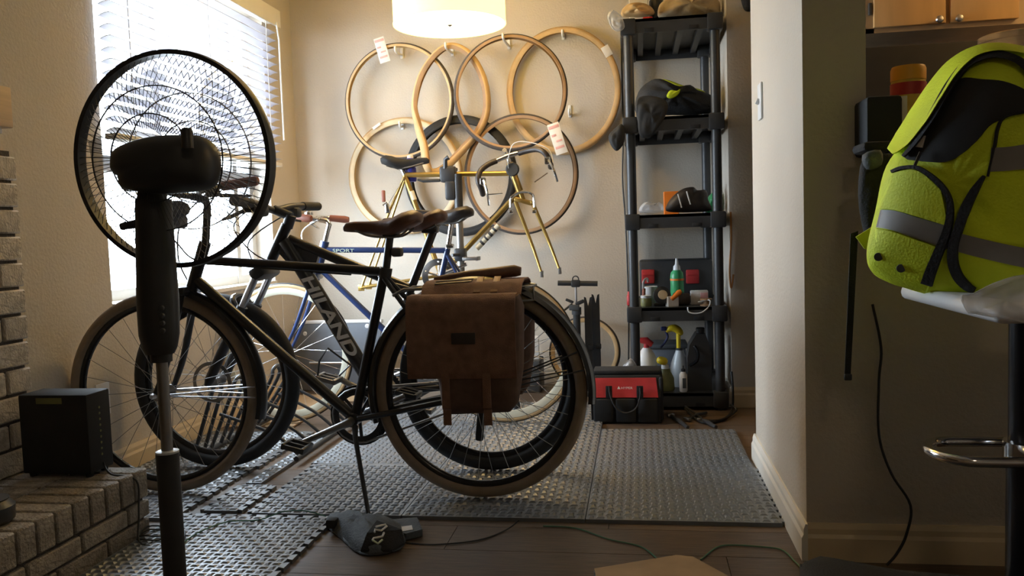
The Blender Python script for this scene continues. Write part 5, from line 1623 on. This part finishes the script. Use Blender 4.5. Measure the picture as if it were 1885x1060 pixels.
# small tan tire leaning on the wall
R0 = .175
tp = []
cX, cZ = PY(1075, 640, 4.62).x, None
for k in range(72):
    a = 2 * PI * k / 72
    z = .20 + .20 * math.sin(a)
    tp.append(V3(cX + .20 * math.cos(a), 4.62 + (z - .0) * .22, z * .975 + .012))
tire_loop(tp, (0, -1, .2), .034, .03, .9, 'tan_sidewall', 'tread_grey', 'small_tire', 'small tan tire with black tread leaning on the wall behind the pump', group='loose small tires')

# ================================================================== hearth speaker
by = 2.205
b0, b1 = PY(37, 800, by), PY(163, 800, by)
bz1 = PY(100, 727, by).z
spk = thing('subwoofer', ((b0.x + b1.x) / 2, by + .1, HZ), 'black box subwoofer standing on the brick hearth', 'speaker')
part('cabinet', MB().rbox(((b0.x + b1.x) / 2, by + .055, (HZ + .012 + bz1) / 2), (b1.x - b0.x, .11, bz1 - HZ - .012), .006), 'black_matte', spk)
part('label_plate', MB().rbox((PY(90, 738, by).x, by - .001, PY(90, 738, by).z), (.085, .003, .018), .001), 'olive_label', spk)
for sx_ in (.02, -.02):
    for yy in (by + .02, by + .09):
        part('foot', MB().lathe(((b0.x if sx_ > 0 else b1.x) + sx_, yy, HZ), (0, 0, 1), [(.010, 0), (.012, .012)], 10), 'rubber_black', spk)
for k in range(9):
    part('port', MB().lathe((b1.x + .0005, by + .055, HZ + .06 + k * .018), (1, 0, 0), [(.004, -.002), (.004, .001)], 8), 'olive_label', spk)
solo('dark_round_pot', MB().lathe((PZ(8, 960, HZ).x - .03, PZ(8, 960, HZ).y - .02, HZ), (0, 0, 1), [(.05, 0), (.062, .01), (.064, .045), (.05, .06), (.052, .064)], 20), 'black_plastic', 'low dark round dish on the brick hearth', 'dish')
solo('speaker_cable', MB().tube(spline([V3(b1.x, by + .06, HZ + .03), V3(b1.x + .05, by + .02, HZ + .008), V3(HX + .008, by + .05, HZ - .02), V3(HX + .03, by + .02, .1), V3(HX + .06, by - .02, MT + .006), V3(HX + .12, 2.3, MT + .006), V3(HX + .18, 2.2, MT + .006)], 6), .003, 6), 'cord_black', 'thin black cable running from the hearth to the floor', 'cable')
for i, z in enumerate((.15, .10)):
    pts = []
    for k in range(24):
        a = 2 * PI * k / 24
        pts.append(V3(HX + .05 + .045 * math.cos(a), 2.26 + .05 * math.sin(a) + .01 * i, MT + .006 + .008 * i + .004 * math.sin(3 * a)))
    solo('coiled_wire', MB().tube(pts, .0025, 5, closed=True), 'cord_black', ('lower coil' if i else 'upper coil') + ' of thin wire beside the hearth corner', 'wire', 'coiled wires')

# ================================================================== black floor rack behind the front wheels
rk_ = thing('bike_rack', (-1.7, 3.4, 0), 'black tubular floor rack with slanted hoops behind the front wheels', 'rack')
RY0, RY1 = 3.10, 3.66
for xx in (-1.80, -1.36):
    part('base_bar', MB().tube([(xx, RY0 - .04, MZ + .012), (xx, RY1 + .1, MZ + .012)], .011, 10), 'black_plastic', rk_)
for k in range(5):
    yy = RY0 + k * (RY1 - RY0) / 4
    tx = -1.70 + .02 * k
    part('hoop', MB().tube(spline([(-1.80, yy - .04, MZ + .012), (tx - .015, yy - .04, .26), (tx, yy - .03, .315), (tx + .008, yy, .33), (tx, yy + .03, .315), (tx - .015, yy + .04, .26), (-1.80, yy + .04, MZ + .012)], 5), .0085, 8), 'black_plastic', rk_)
    part('hoop_brace', MB().tube(spline([(-1.36, yy, MZ + .012), (-1.47, yy, .12), (tx + .005, yy, .20)], 4), .0075, 8), 'black_plastic', rk_)

# flattened cardboard at the foot of the left wall
for i, (x0, x1, y0, y1, rz_, lab) in enumerate(((-2.00, -1.66, 3.68, 4.45, .04, 'flattened brown cardboard lying by the window wall'), (-1.62, -1.25, 4.26, 4.7, -.1, 'smaller sheet of brown cardboard by the back wall corner'))):
    z0 = .002
    solo('cardboard_sheet', MB().rbox(((x0 + x1) / 2, (y0 + y1) / 2, z0 + .004), (x1 - x0, y1 - y0, .008), .002, rot=(0, 0, rz_)), 'cardboard', lab, 'cardboard', 'cardboard sheets', smooth=False)

# grey panel with white rim leaning behind the blue bicycle
gy = 4.62
g0, g1 = PY(528, 590, gy), PY(700, 592, gy)
gp = thing('folded_table', ((g0.x + g1.x) / 2, gy, 0), 'folded grey table with a white rim leaning on the back wall', 'table')
gz = PY(610, 592, gy).z
tl = math.radians(-7)
part('top_panel', MB().rbox(((g0.x + g1.x) / 2, gy, gz / 2 + .004), (g1.x - g0.x, .03, gz), .006, rot=(tl, 0, 0)), 'panel_grey', gp)
part('rim', MB().rbox(((g0.x + g1.x) / 2, gy + .03, gz - .004), (g1.x - g0.x + .01, .05, .022), .006, rot=(tl, 0, 0)), 'white_plastic', gp)
for px, py in ((562, 614), (676, 600)):
    q = PY(px, py, gy + .005)
    part('foot_knob', MB().lathe((q.x, gy + .015, q.z), (0, -1, -.1), [(.014, -.01), (.014, .012), (.010, .018)], 14), 'white_plastic', gp)
part('cross_bar', MB().tube([PY(570, 668, gy - .04), PY(690, 668, gy - .04)], .008, 10), 'steel', gp)

# white box and grey crate behind the rear wheels
c = PY(972, 670, 4.62)
solo('grey_crate', MB().rbox((c.x, 4.62, .09), (.16, .2, .18), .01), 'dark_grey', 'dark grey crate on the floor behind the rear wheels', 'crate')
solo('white_box', MB().rbox((c.x, 4.62, .18 + .06), (.13, .13, .12), .004, rot=(0, 0, .15)), 'paper_white', 'white box stacked on the dark grey crate', 'box', smooth=False)
blob('plastic_bag', [(1140, 694), (1142, 678), (1152, 668), (1162, 660), (1172, 672), (1178, 690), (1160, 698)], 4.06, .03, .03, 'film_plastic', 'white plastic bag on the floor between tire and shelf', 'bag', wob=.008)

# cords on the back wall beside the shelf
solo('power_cable', MB().tube(spline([PY(1143, 60, 4.785), PY(1147, 240, 4.785), PY(1146, 330, 4.785), PY(1152, 420, 4.785), PY(1157, 560, 4.785), PY(1157, 668, 4.785)], 8), .005, 6), 'cord_black', 'black cord hanging down the back wall beside the shelf', 'cord')
solo('extension_cable', MB().tube(spline([PY(1345, 390, 4.14), PY(1346, 440, 4.14), PY(1343, 500, 4.14), PY(1346, 530, 4.14), PY(1350, 505, 4.14)], 6), .005, 6), 'cord_orange', 'orange extension cord hanging at the corner right of the shelf', 'cord')
blob('baseball_hat', [(1364, -12), (1390, -12), (1392, 8), (1384, 20), (1372, 20), (1366, 8)], 4.135, .03, .015, 'black_fabric', 'dark cap hanging high on the hall wall', 'cap', wob=.002)

# ================================================================== things lying on the floor in front
def draped_poly(name, pxs, h, m, parent, z=0.0, wob=.004):
    ol = [PZ(a, b, z + .004) for a, b in pxs]
    ol = spline(ol, 3, True)
    return part(name, MB().pillow(ol, (0, 0, 1), h, .003, 8, 1.7, wob=wob), m, parent, angle=80)


kb = thing('drawstring_bag', (PZ(680, 995).x, PZ(680, 995).y, 0), 'dark grey folded nylon bag with pale logo on the floor at the mat edge', 'bag')
draped_poly('bag_body', [(600, 968), (604, 952), (640, 955), (690, 962), (742, 976), (744, 1004), (715, 1018), (664, 1020), (628, 992)], .055, 'grey_fabric', kb, wob=.010)
ctr = PZ(705, 990, .05)
ol = [PZ(a, b, zz) for a, b, zz in ((664, 1016, .012), (676, 984, .05), (694, 961, .060), (740, 978, .045), (745, 1002, .012), (722, 1016, .008))]
part('folded_flap', MB().prism(ol, (0, 0, .006)), 'black_fabric', kb, smooth=False)
f0 = V3(0, 0, .0075)


def stroke(pl):
    return MB().tube([p + f0 for p in pl], .0032, 6)


L1 = lambda a, b, zz: PZ(a, b, zz)
part('logo_stroke', stroke([L1(692, 974, .057), L1(710, 970, .054), L1(712, 973, .053), L1(702, 981, .050), L1(690, 979, .052), L1(690, 984, .049)]), 'letter_white', kb)
part('logo_stroke', stroke([L1(707, 985, .046), L1(704, 992, .042), L1(688, 995, .041), L1(686, 999, .038)]), 'letter_white', kb)
part('logo_stroke', stroke([L1(686, 999, .038), L1(696, 1005, .032), L1(704, 998, .036)]), 'letter_pale', kb)
part('cord_lock', MB().rbox(PZ(612, 962, .03), (.035, .035, .03), .008), 'black_matte', kb)
pc = thing('grey_pouch', (PZ(750, 978).x, PZ(750, 978).y, 0), 'flat grey pouch with a white label beside the folded nylon bag', 'pouch')
ol = [PZ(a, b, .004) for a, b in ((712, 968), (768, 963), (778, 986), (748, 994), (720, 990))]
part('pouch', MB().prism(ol, (0, 0, .02)), 'grey_fabric', pc, smooth=False)
ol = [PZ(a, b, .0245) for a, b in ((728, 971), (758, 967), (760, 975), (735, 979))]
part('label_strip', MB().prism(ol, (0, 0, .001)), 'paper_white', pc, smooth=False)


def wire(name, pxs, m, label, r=.0022, z=.003):
    return solo(name, MB().tube(spline([PZ(a, b, zz) for a, b, zz in pxs], 6), r, 6), m, label, 'wire')


zm = MT + .005
wire('green_wire', [(330, 1005, zm), (365, 980, zm), (420, 960, zm), (475, 957, zm), (520, 942, zm + .015), (560, 940, zm + .02), (600, 950, zm + .01)], 'wire_green', 'thin green wire arching over the foam mats toward the nylon bag')
wire('green_wire', [(1000, 968, .003), (1060, 972, .003), (1120, 992, .003), (1180, 1006, .003), (1212, 1030, .003)], 'wire_green', 'thin green wire running from the mat edge to the cardboard box')
wire('green_wire', [(1290, 1030, .003), (1318, 1008, .003), (1345, 1003, .003), (1400, 1006, .003), (1440, 1012, .003), (1462, 1032, .003), (1476, 1046, .003)], 'wire_green', 'thin green wire looping from the box to the white baseboard')
wire('black_wire', [(742, 998, .003), (800, 1002, .003), (880, 994, .003), (930, 976, .003), (955, 958, zm + .002)], 'cord_black', 'thin black wire leading from the pouch onto the mat')

# cardboard box at the bottom edge
bz_ = .10
cbx = thing('cardboard_box', (.05, 1.9, 0), 'low brown cardboard box with a blue zigzag printed side in front', 'box')
ol = [PZ(a, b, bz_) for a, b in ((1094, 1046), (1245, 1021), (1275, 1024), (1345, 1062), (1300, 1140), (1120, 1150))]
ol_b = [V3(p.x, p.y, 0) for p in ol]
part('carton', MB().prism(ol_b, (0, 0, bz_)), 'cardboard', cbx, smooth=False)
a, b = ol[0], ol[-1]
zz = MB()
dn = V3(-(b - a).y, (b - a).x, 0).normalized()
dn = dn if dn.x < 0 else -dn
n_ = 10
for k in range(n_):
    p, q = a.lerp(b, k / n_), a.lerp(b, (k + .55) / n_)
    for l in range(3):
        z0, z1 = bz_ - .03 * l - .004, bz_ - .03 * l - .026
        zz.prism([V3(p.x, p.y, z0), V3(q.x, q.y, z0), V3(q.x, q.y, z1) + (b - a) / n_ * .3, V3(p.x, p.y, z1) + (b - a) / n_ * .3], dn * .0015)
part('print', zz, 'panel_grey', cbx, smooth=False)

# dark cushion edge at the bottom right
cz_ = .20
ol = [PZ(a, b, cz_) for a, b in ((1472, 1022), (1640, 1036), (1885, 1056), (1990, 1066))]
ol += [V3(1.15, 1.2, cz_), V3(.36, 1.2, cz_)]
dk = thing('floor_cushion', (.75, 1.5, 0), 'black padded floor cushion at the foot of the bar stool', 'cushion')
part('pad', MB().prism([V3(p.x, p.y, .012) for p in ol], (0, 0, cz_ - .03)), 'black_fabric', dk, smooth=False)
part('top_pad', MB().pillow(spline([V3(p.x, p.y, cz_ - .024) for p in ol], 3, True), (0, 0, 1), .022, .012, 6, 4.0), 'black_fabric', dk, angle=70)

# ================================================================== bar stool with backpack
SXX, SYY, SZ = .725, 1.68, .755
so_ = thing('bar_stool', (SXX, SYY, 0), 'bar stool with white seat, chrome footrest and dark column', 'stool')
part('base', MB().lathe((SXX, SYY, 0), (0, 0, 1), [(.20, 0), (.20, .008), (.16, .018), (.05, .035), (.035, .06)], 36), 'chrome', so_)
part('column', MB().tube([(SXX, SYY, .04), (SXX, SYY, .43)], .034, 22), 'black_gloss', so_)
part('gas_lift', MB().tube([(SXX, SYY, .43), (SXX, SYY, SZ - .03)], .031, 22), 'black_gloss', so_)
part('seat', MB().rbox((SXX + .035, SYY + .0, SZ - .015), (.38, .50, .032), .014, seg=3), 'white_plastic', so_)
fr_ = []
zf = PY(1710, 830, SYY).z
xl_ = PY(1712, 830, SYY).x
for k in range(13):
    a = PI / 2 + PI * k / 12
    fr_.append(V3(xl_ + .06 + .06 * math.cos(a), SYY + .075 * math.sin(a), zf))
part('footrest', MB().tube([V3(SXX, SYY + .075, zf)] + fr_ + [V3(SXX, SYY - .075, zf)], .0105, 10).lathe((SXX, SYY, zf - .02), (0, 0, 1), [(.04, 0), (.04, .04)], 20), 'chrome', so_)
blob('plastic_sleeve', [(1768, 545), (1790, 540), (1830, 520), (1885, 505), (1940, 515), (1960, 560), (1900, 592), (1850, 588), (1795, 578), (1780, 574)], 1.424, .010, .012, 'film_plastic', 'torn clear plastic sleeve around the stool seat', 'wrapper', wob=.006)

bp = thing('backpack', (.74, 1.66, SZ + .002), 'neon yellow backpack with grey reflective bands standing on the bar stool', 'backpack')
ol_px = [(1604, 470), (1608, 440), (1618, 395), (1632, 335), (1650, 292), (1690, 240), (1720, 185), (1755, 135), (1800, 103), (1850, 90), (1910, 98), (1955, 140), (1985, 230), (1996, 340), (1998, 450), (1988, 520), (1940, 545), (1870, 553), (1800, 552), (1730, 545), (1670, 530), (1625, 512), (1608, 495)]
BN = V3(-.62, -.785, 0).normalized()       # direction the front of the pack faces
BT = V3(-BN.y, BN.x, 0)                    # along its width
BO = V3(.70, 1.70, 0)


def on_plane(px, py, h=0.0):
    d = ray(px, py)
    return CAMP + d * (((BO + BN * h) - CAMP).dot(BN) / d.dot(BN))


OL = spline([on_plane(a, b) for a, b in ol_px], 3, True)
BC = on_plane(1790, 340)
TF, TB, PP = .11, .09, 2.4
part('shell', MB().pillow(OL, BN, TF, TB, 10, PP, c=BC, wob=.004), 'neon_fabric', bp, angle=80)
o2 = [((p - BC).dot(BT), p.z - BC.z) for p in OL]
oang = np.array([math.atan2(b, a) for a, b in o2])
orad = np.array([math.hypot(a, b) for a, b in o2])
srt = np.argsort(oang)
oang, orad = oang[srt], orad[srt]
oang = np.concatenate([oang - 2 * PI, oang, oang + 2 * PI])
orad = np.tile(orad, 3)


def on_pack(px, py, off=.003):
    # point on the pack's front surface seen along this direction (fixed-point iteration)
    h = TF * .8
    for _ in range(14):
        p = on_plane(px, py, h)
        dx, dz = (p - BC).dot(BT), p.z - BC.z
        s = min(.999, math.hypot(dx, dz) / np.interp(math.atan2(dz, dx), oang, orad))
        h = .5 * h + .5 * TF * (1 - s ** PP) ** (1 / PP)
    return on_plane(px, py, h) + BN * off


def patch(name, quad, m, off=.004, nu=14, nv=6, parent=None, th=.004):
    # quad: 2 polylines (top, bottom) with equal counts, pixel coordinates
    top, bot = [spline([Vector((a, b, 0)) for a, b in q], 4) for q in quad]
    vs, fs = [], []
    n = len(top)
    for lay in (off, off - th):
        for j in range(nv + 1):
            for i in range(n):
                q = top[i].lerp(bot[i], j / nv)
                vs.append(on_pack(q.x, q.y, lay))
    L_ = n * (nv + 1)
    for j in range(nv):
        for i in range(n - 1):
            q = (j * n + i, j * n + i + 1, (j + 1) * n + i + 1, (j + 1) * n + i)
            fs.append(q)
            fs.append(tuple(x + L_ for x in q[::-1]))
    bd = [i for i in range(n)] + [j * n + n - 1 for j in range(1, nv + 1)] + [nv * n + i for i in range(n - 2, -1, -1)] + [j * n for j in range(nv - 1, 0, -1)]
    for i in range(len(bd)):
        a, b = bd[i], bd[(i + 1) % len(bd)]
        fs.append((a, b, b + L_, a + L_))
    return part(name, MB().add(vs, fs), m, parent or bp, angle=60)


patch('opening_panel', ([(1664, 288), (1700, 240), (1740, 178), (1768, 145), (1810, 146), (1850, 150), (1890, 166), (1940, 196)], [(1672, 294), (1710, 298), (1740, 298), (1768, 286), (1800, 258), (1830, 226), (1890, 208), (1950, 212)]), 'black_matte', .004, nv=8)
patch('reflective_band', ([(1622, 386), (1650, 388), (1690, 400), (1752, 418)], [(1614, 418), (1645, 424), (1685, 438), (1744, 458)]), 'reflective_grey', .004)
patch('reflective_band', ([(1770, 430), (1810, 440), (1885, 456), (1975, 468)], [(1760, 462), (1805, 474), (1885, 492), (1975, 505)]), 'reflective_grey', .004)
patch('reflective_band', ([(1826, 272), (1860, 270), (1910, 262), (1980, 252)], [(1822, 316), (1860, 314), (1910, 308), (1985, 300)]), 'reflective_grey', .004)
patch('side_pocket', ([(1648, 318), (1680, 312), (1705, 322), (1735, 350)], [(1618, 384), (1650, 386), (1690, 398), (1748, 416)]), 'neon_fabric', .009, th=.010)
patch('side_pocket', ([(1615, 420), (1645, 426), (1685, 440), (1740, 459)], [(1612, 500), (1640, 520), (1680, 532), (1706, 538)]), 'neon_fabric', .009, th=.010)


def band(name, pts, wds, m, off=.012):
    c_ = spline([Vector((a, b, 0)) for a, b in pts], 5)
    ws = np.interp(np.linspace(0, 1, len(c_)), np.linspace(0, 1, len(wds)), wds)
    L_, R_ = [], []
    for i, p in enumerate(c_):
        t = (c_[min(i + 1, len(c_) - 1)] - c_[max(i - 1, 0)]).normalized()
        n = Vector((-t.y, t.x, 0)) * ws[i] / 2
        L_.append((p + n).to_tuple()[:2])
        R_.append((p - n).to_tuple()[:2])
    vs, fs = [], []
    for lay in (off, off - .010):
        for q in (L_, R_):
            for a, b in q:
                vs.append(on_pack(a, b, lay))
    n = len(L_)
    for i in range(n - 1):
        fs += [(i, i + 1, n + i + 1, n + i), (2 * n + i, 3 * n + i, 3 * n + i + 1, 2 * n + i + 1), (i, 2 * n + i, 2 * n + i + 1, i + 1), (n + i, n + i + 1, 3 * n + i + 1, 3 * n + i)]
    fs += [(0, n, 3 * n, 2 * n), (n - 1, 3 * n - 1, 4 * n - 1, 2 * n - 1)]
    return part(name, MB().add(vs, fs), m, bp, angle=60)


band('zipper', [(1644, 316), (1662, 309), (1688, 308), (1708, 318), (1732, 338), (1748, 362), (1752, 392), (1745, 428), (1730, 465), (1716, 500), (1708, 524)], [5, 6, 7, 9, 10, 12, 15, 18, 20], 'black_fabric')
band('pocket_edge', [(1814, 324), (1796, 352), (1780, 384), (1768, 418), (1758, 452), (1757, 482), (1766, 508), (1782, 526), (1796, 534)], [4, 14, 18, 16, 17, 18, 18, 16, 10], 'black_fabric')
band('piping', [(1885, 206), (1850, 216), (1838, 236), (1832, 270), (1820, 325)], [4, 4, 4, 3], 'black_fabric', .008)
band('zipper', [(1668, 288), (1690, 262), (1722, 212), (1752, 160), (1786, 118), (1830, 101), (1870, 108), (1898, 128), (1930, 170)], [5, 8, 14, 15, 14, 13, 14, 15, 12], 'black_fabric', .018)
# raised lid flap along the upper left edge
band('lid_flap', [(1646, 279), (1668, 256), (1698, 214), (1728, 168), (1760, 126), (1800, 97), (1845, 88), (1895, 94)], [14, 30, 36, 34, 28, 18, 14, 12], 'neon_fabric', .022)
for px, py in ((1621, 472), (1662, 493)):
    p = on_pack(px, py, .010)
    part('grommet', MB().lathe(p, (-.3 if px < 1640 else -.1, -1, -.15), [(.0085, 0), (.0085, .003), (.004, .0035)], 16), 'dark_grey', bp)
patch('care_label', ([(1692, 252), (1706, 250)], [(1684, 270), (1700, 272)]), 'paper_white', .008, nv=2)
p = on_pack(1690, 305, .016)
part('zip_pull', MB().tube([p, p + V3(.01, -.002, .025)], .003, 6), 'black_plastic', bp)

# things on and around the counter
p = PY(1672, 292, 2.33)
cw = thing('wipes_canister', (p.x, 2.33, CT), 'yellow cleaning wipes canister with orange lid on the bar counter', 'canister')
zc1 = PY(1672, 122, 2.33).z
wr = (PY(1704, 200, 2.33).x - PY(1640, 200, 2.33).x) / 2
hc = zc1 - CT
part('body', MB().lathe((p.x, 2.33, CT), (0, 0, 1), [(wr * .94, 0), (wr, .006), (wr, hc * .80), (wr * .96, hc * .84)], 26), 'amber_label', cw)
part('label_band', MB().ring((p.x, 2.33, CT + hc * .75), (0, 0, 1), wr, [(-.001, -.018), (.001, -.018), (.001, .014), (-.001, .014)], 26), 'red_plastic', cw)
part('lower_band', MB().ring((p.x, 2.33, CT + hc * .25), (0, 0, 1), wr, [(-.001, -.014), (.001, -.014), (.001, .012), (-.001, .012)], 26), 'red_plastic', cw)
part('label_panel', MB().ring((p.x, 2.33, CT + hc * .5), (0, 0, 1), wr, [(-.001, -.038), (.001, -.038), (.001, .038), (-.001, .038)], 14, math.radians(150), math.radians(250), e1=(1, 0, 0)), 'paper_white', cw)
part('lid', MB().lathe((p.x, 2.33, CT + hc * .84), (0, 0, 1), [(wr * 1.0, 0), (wr * 1.0, hc * .12), (wr * .92, hc * .155), (.01, hc * .16)], 26), 'lid_orange', cw)
p = PY(1868, 110, 2.33)
ct = thing('clear_tub', (p.x, 2.34, CT), 'clear plastic tub on the bar counter behind the backpack', 'tub')
zt2 = PY(1860, 62, 2.33).z
part('tub', MB().lathe((p.x, 2.34, CT), (0, 0, 1), [(.055, 0), (.06, .006), (.075, zt2 - CT - .02), (.080, zt2 - CT - .018)], 24), 'clear_plastic', ct)
part('lid', MB().lathe((p.x, 2.34, zt2 - .018), (0, 0, 1), [(.081, 0), (.081, .014), (.07, .018)], 24), 'clear_plastic', ct)
p = PY(1612, 245, 2.20)
solo('coffee_maker', MB().rbox((p.x + .005, 2.20, CT + .07), (.085, .12, .14), .01), 'black_matte', 'small black appliance beside the wipes canister on the counter', 'appliance')
# dark jacket hung over the counter edge with a loose strap
jk = thing('dark_jacket', (PY(1610, 400, 2.10).x, 2.10, .70), 'dark olive jacket hanging from the counter edge behind the backpack', 'jacket')
jol = [PY(a, b, 2.05) for a, b in ((1590, 288), (1640, 284), (1660, 330), (1656, 400), (1640, 470), (1606, 470), (1590, 430), (1580, 360))]
part('cloth', MB().pillow(spline(jol, 3, True), (0, -1, 0), .03, .02, 7, 2.4, wob=.005), 'black_fabric', jk, angle=80)
part('collar', MB().pillow(spline([PY(a, b, 2.02) for a, b in ((1588, 285), (1620, 276), (1622, 304), (1596, 312))], 3, True), (0, -1, 0), .022, .02, 5, 2.4), 'grey_fabric', jk, angle=80)
part('neon_tab', MB().prism([PY(a, b, 2.0) for a, b in ((1576, 436), (1608, 416), (1606, 462), (1592, 458))], (0, .006, 0)), 'neon_dull', jk, smooth=False)
s0 = part('strap', MB().prism([PY(a, b, 2.03) for a, b in ((1566, 430), (1580, 425), (1566, 690), (1555, 690))], (0, .004, 0)), 'black_fabric', jk, smooth=False)
part('shoulder', MB().rbox((PY(1612, 290, 2.09).x, 2.105, CT + .012), (.075, .11, .022), .009), 'black_fabric', jk)
part('buckle', MB().rbox(PY(1561, 694, 2.03), (.018, .008, .016), .003), 'black_plastic', jk)
solo('thin_cable', MB().tube(spline([PY(1606, 560, 2.235), PY(1622, 640, 2.235), PY(1618, 700, 2.235), PY(1618, 800, 2.235), PY(1640, 870, 2.225), PY(1676, 930, 2.222), PY(1668, 985, 2.215), PY(1650, 1020, 2.21), PY(1632, 1040, 2.205)], 6), .0035, 6), 'cord_black', 'dark green cord running down the kitchen half wall', 'cord')
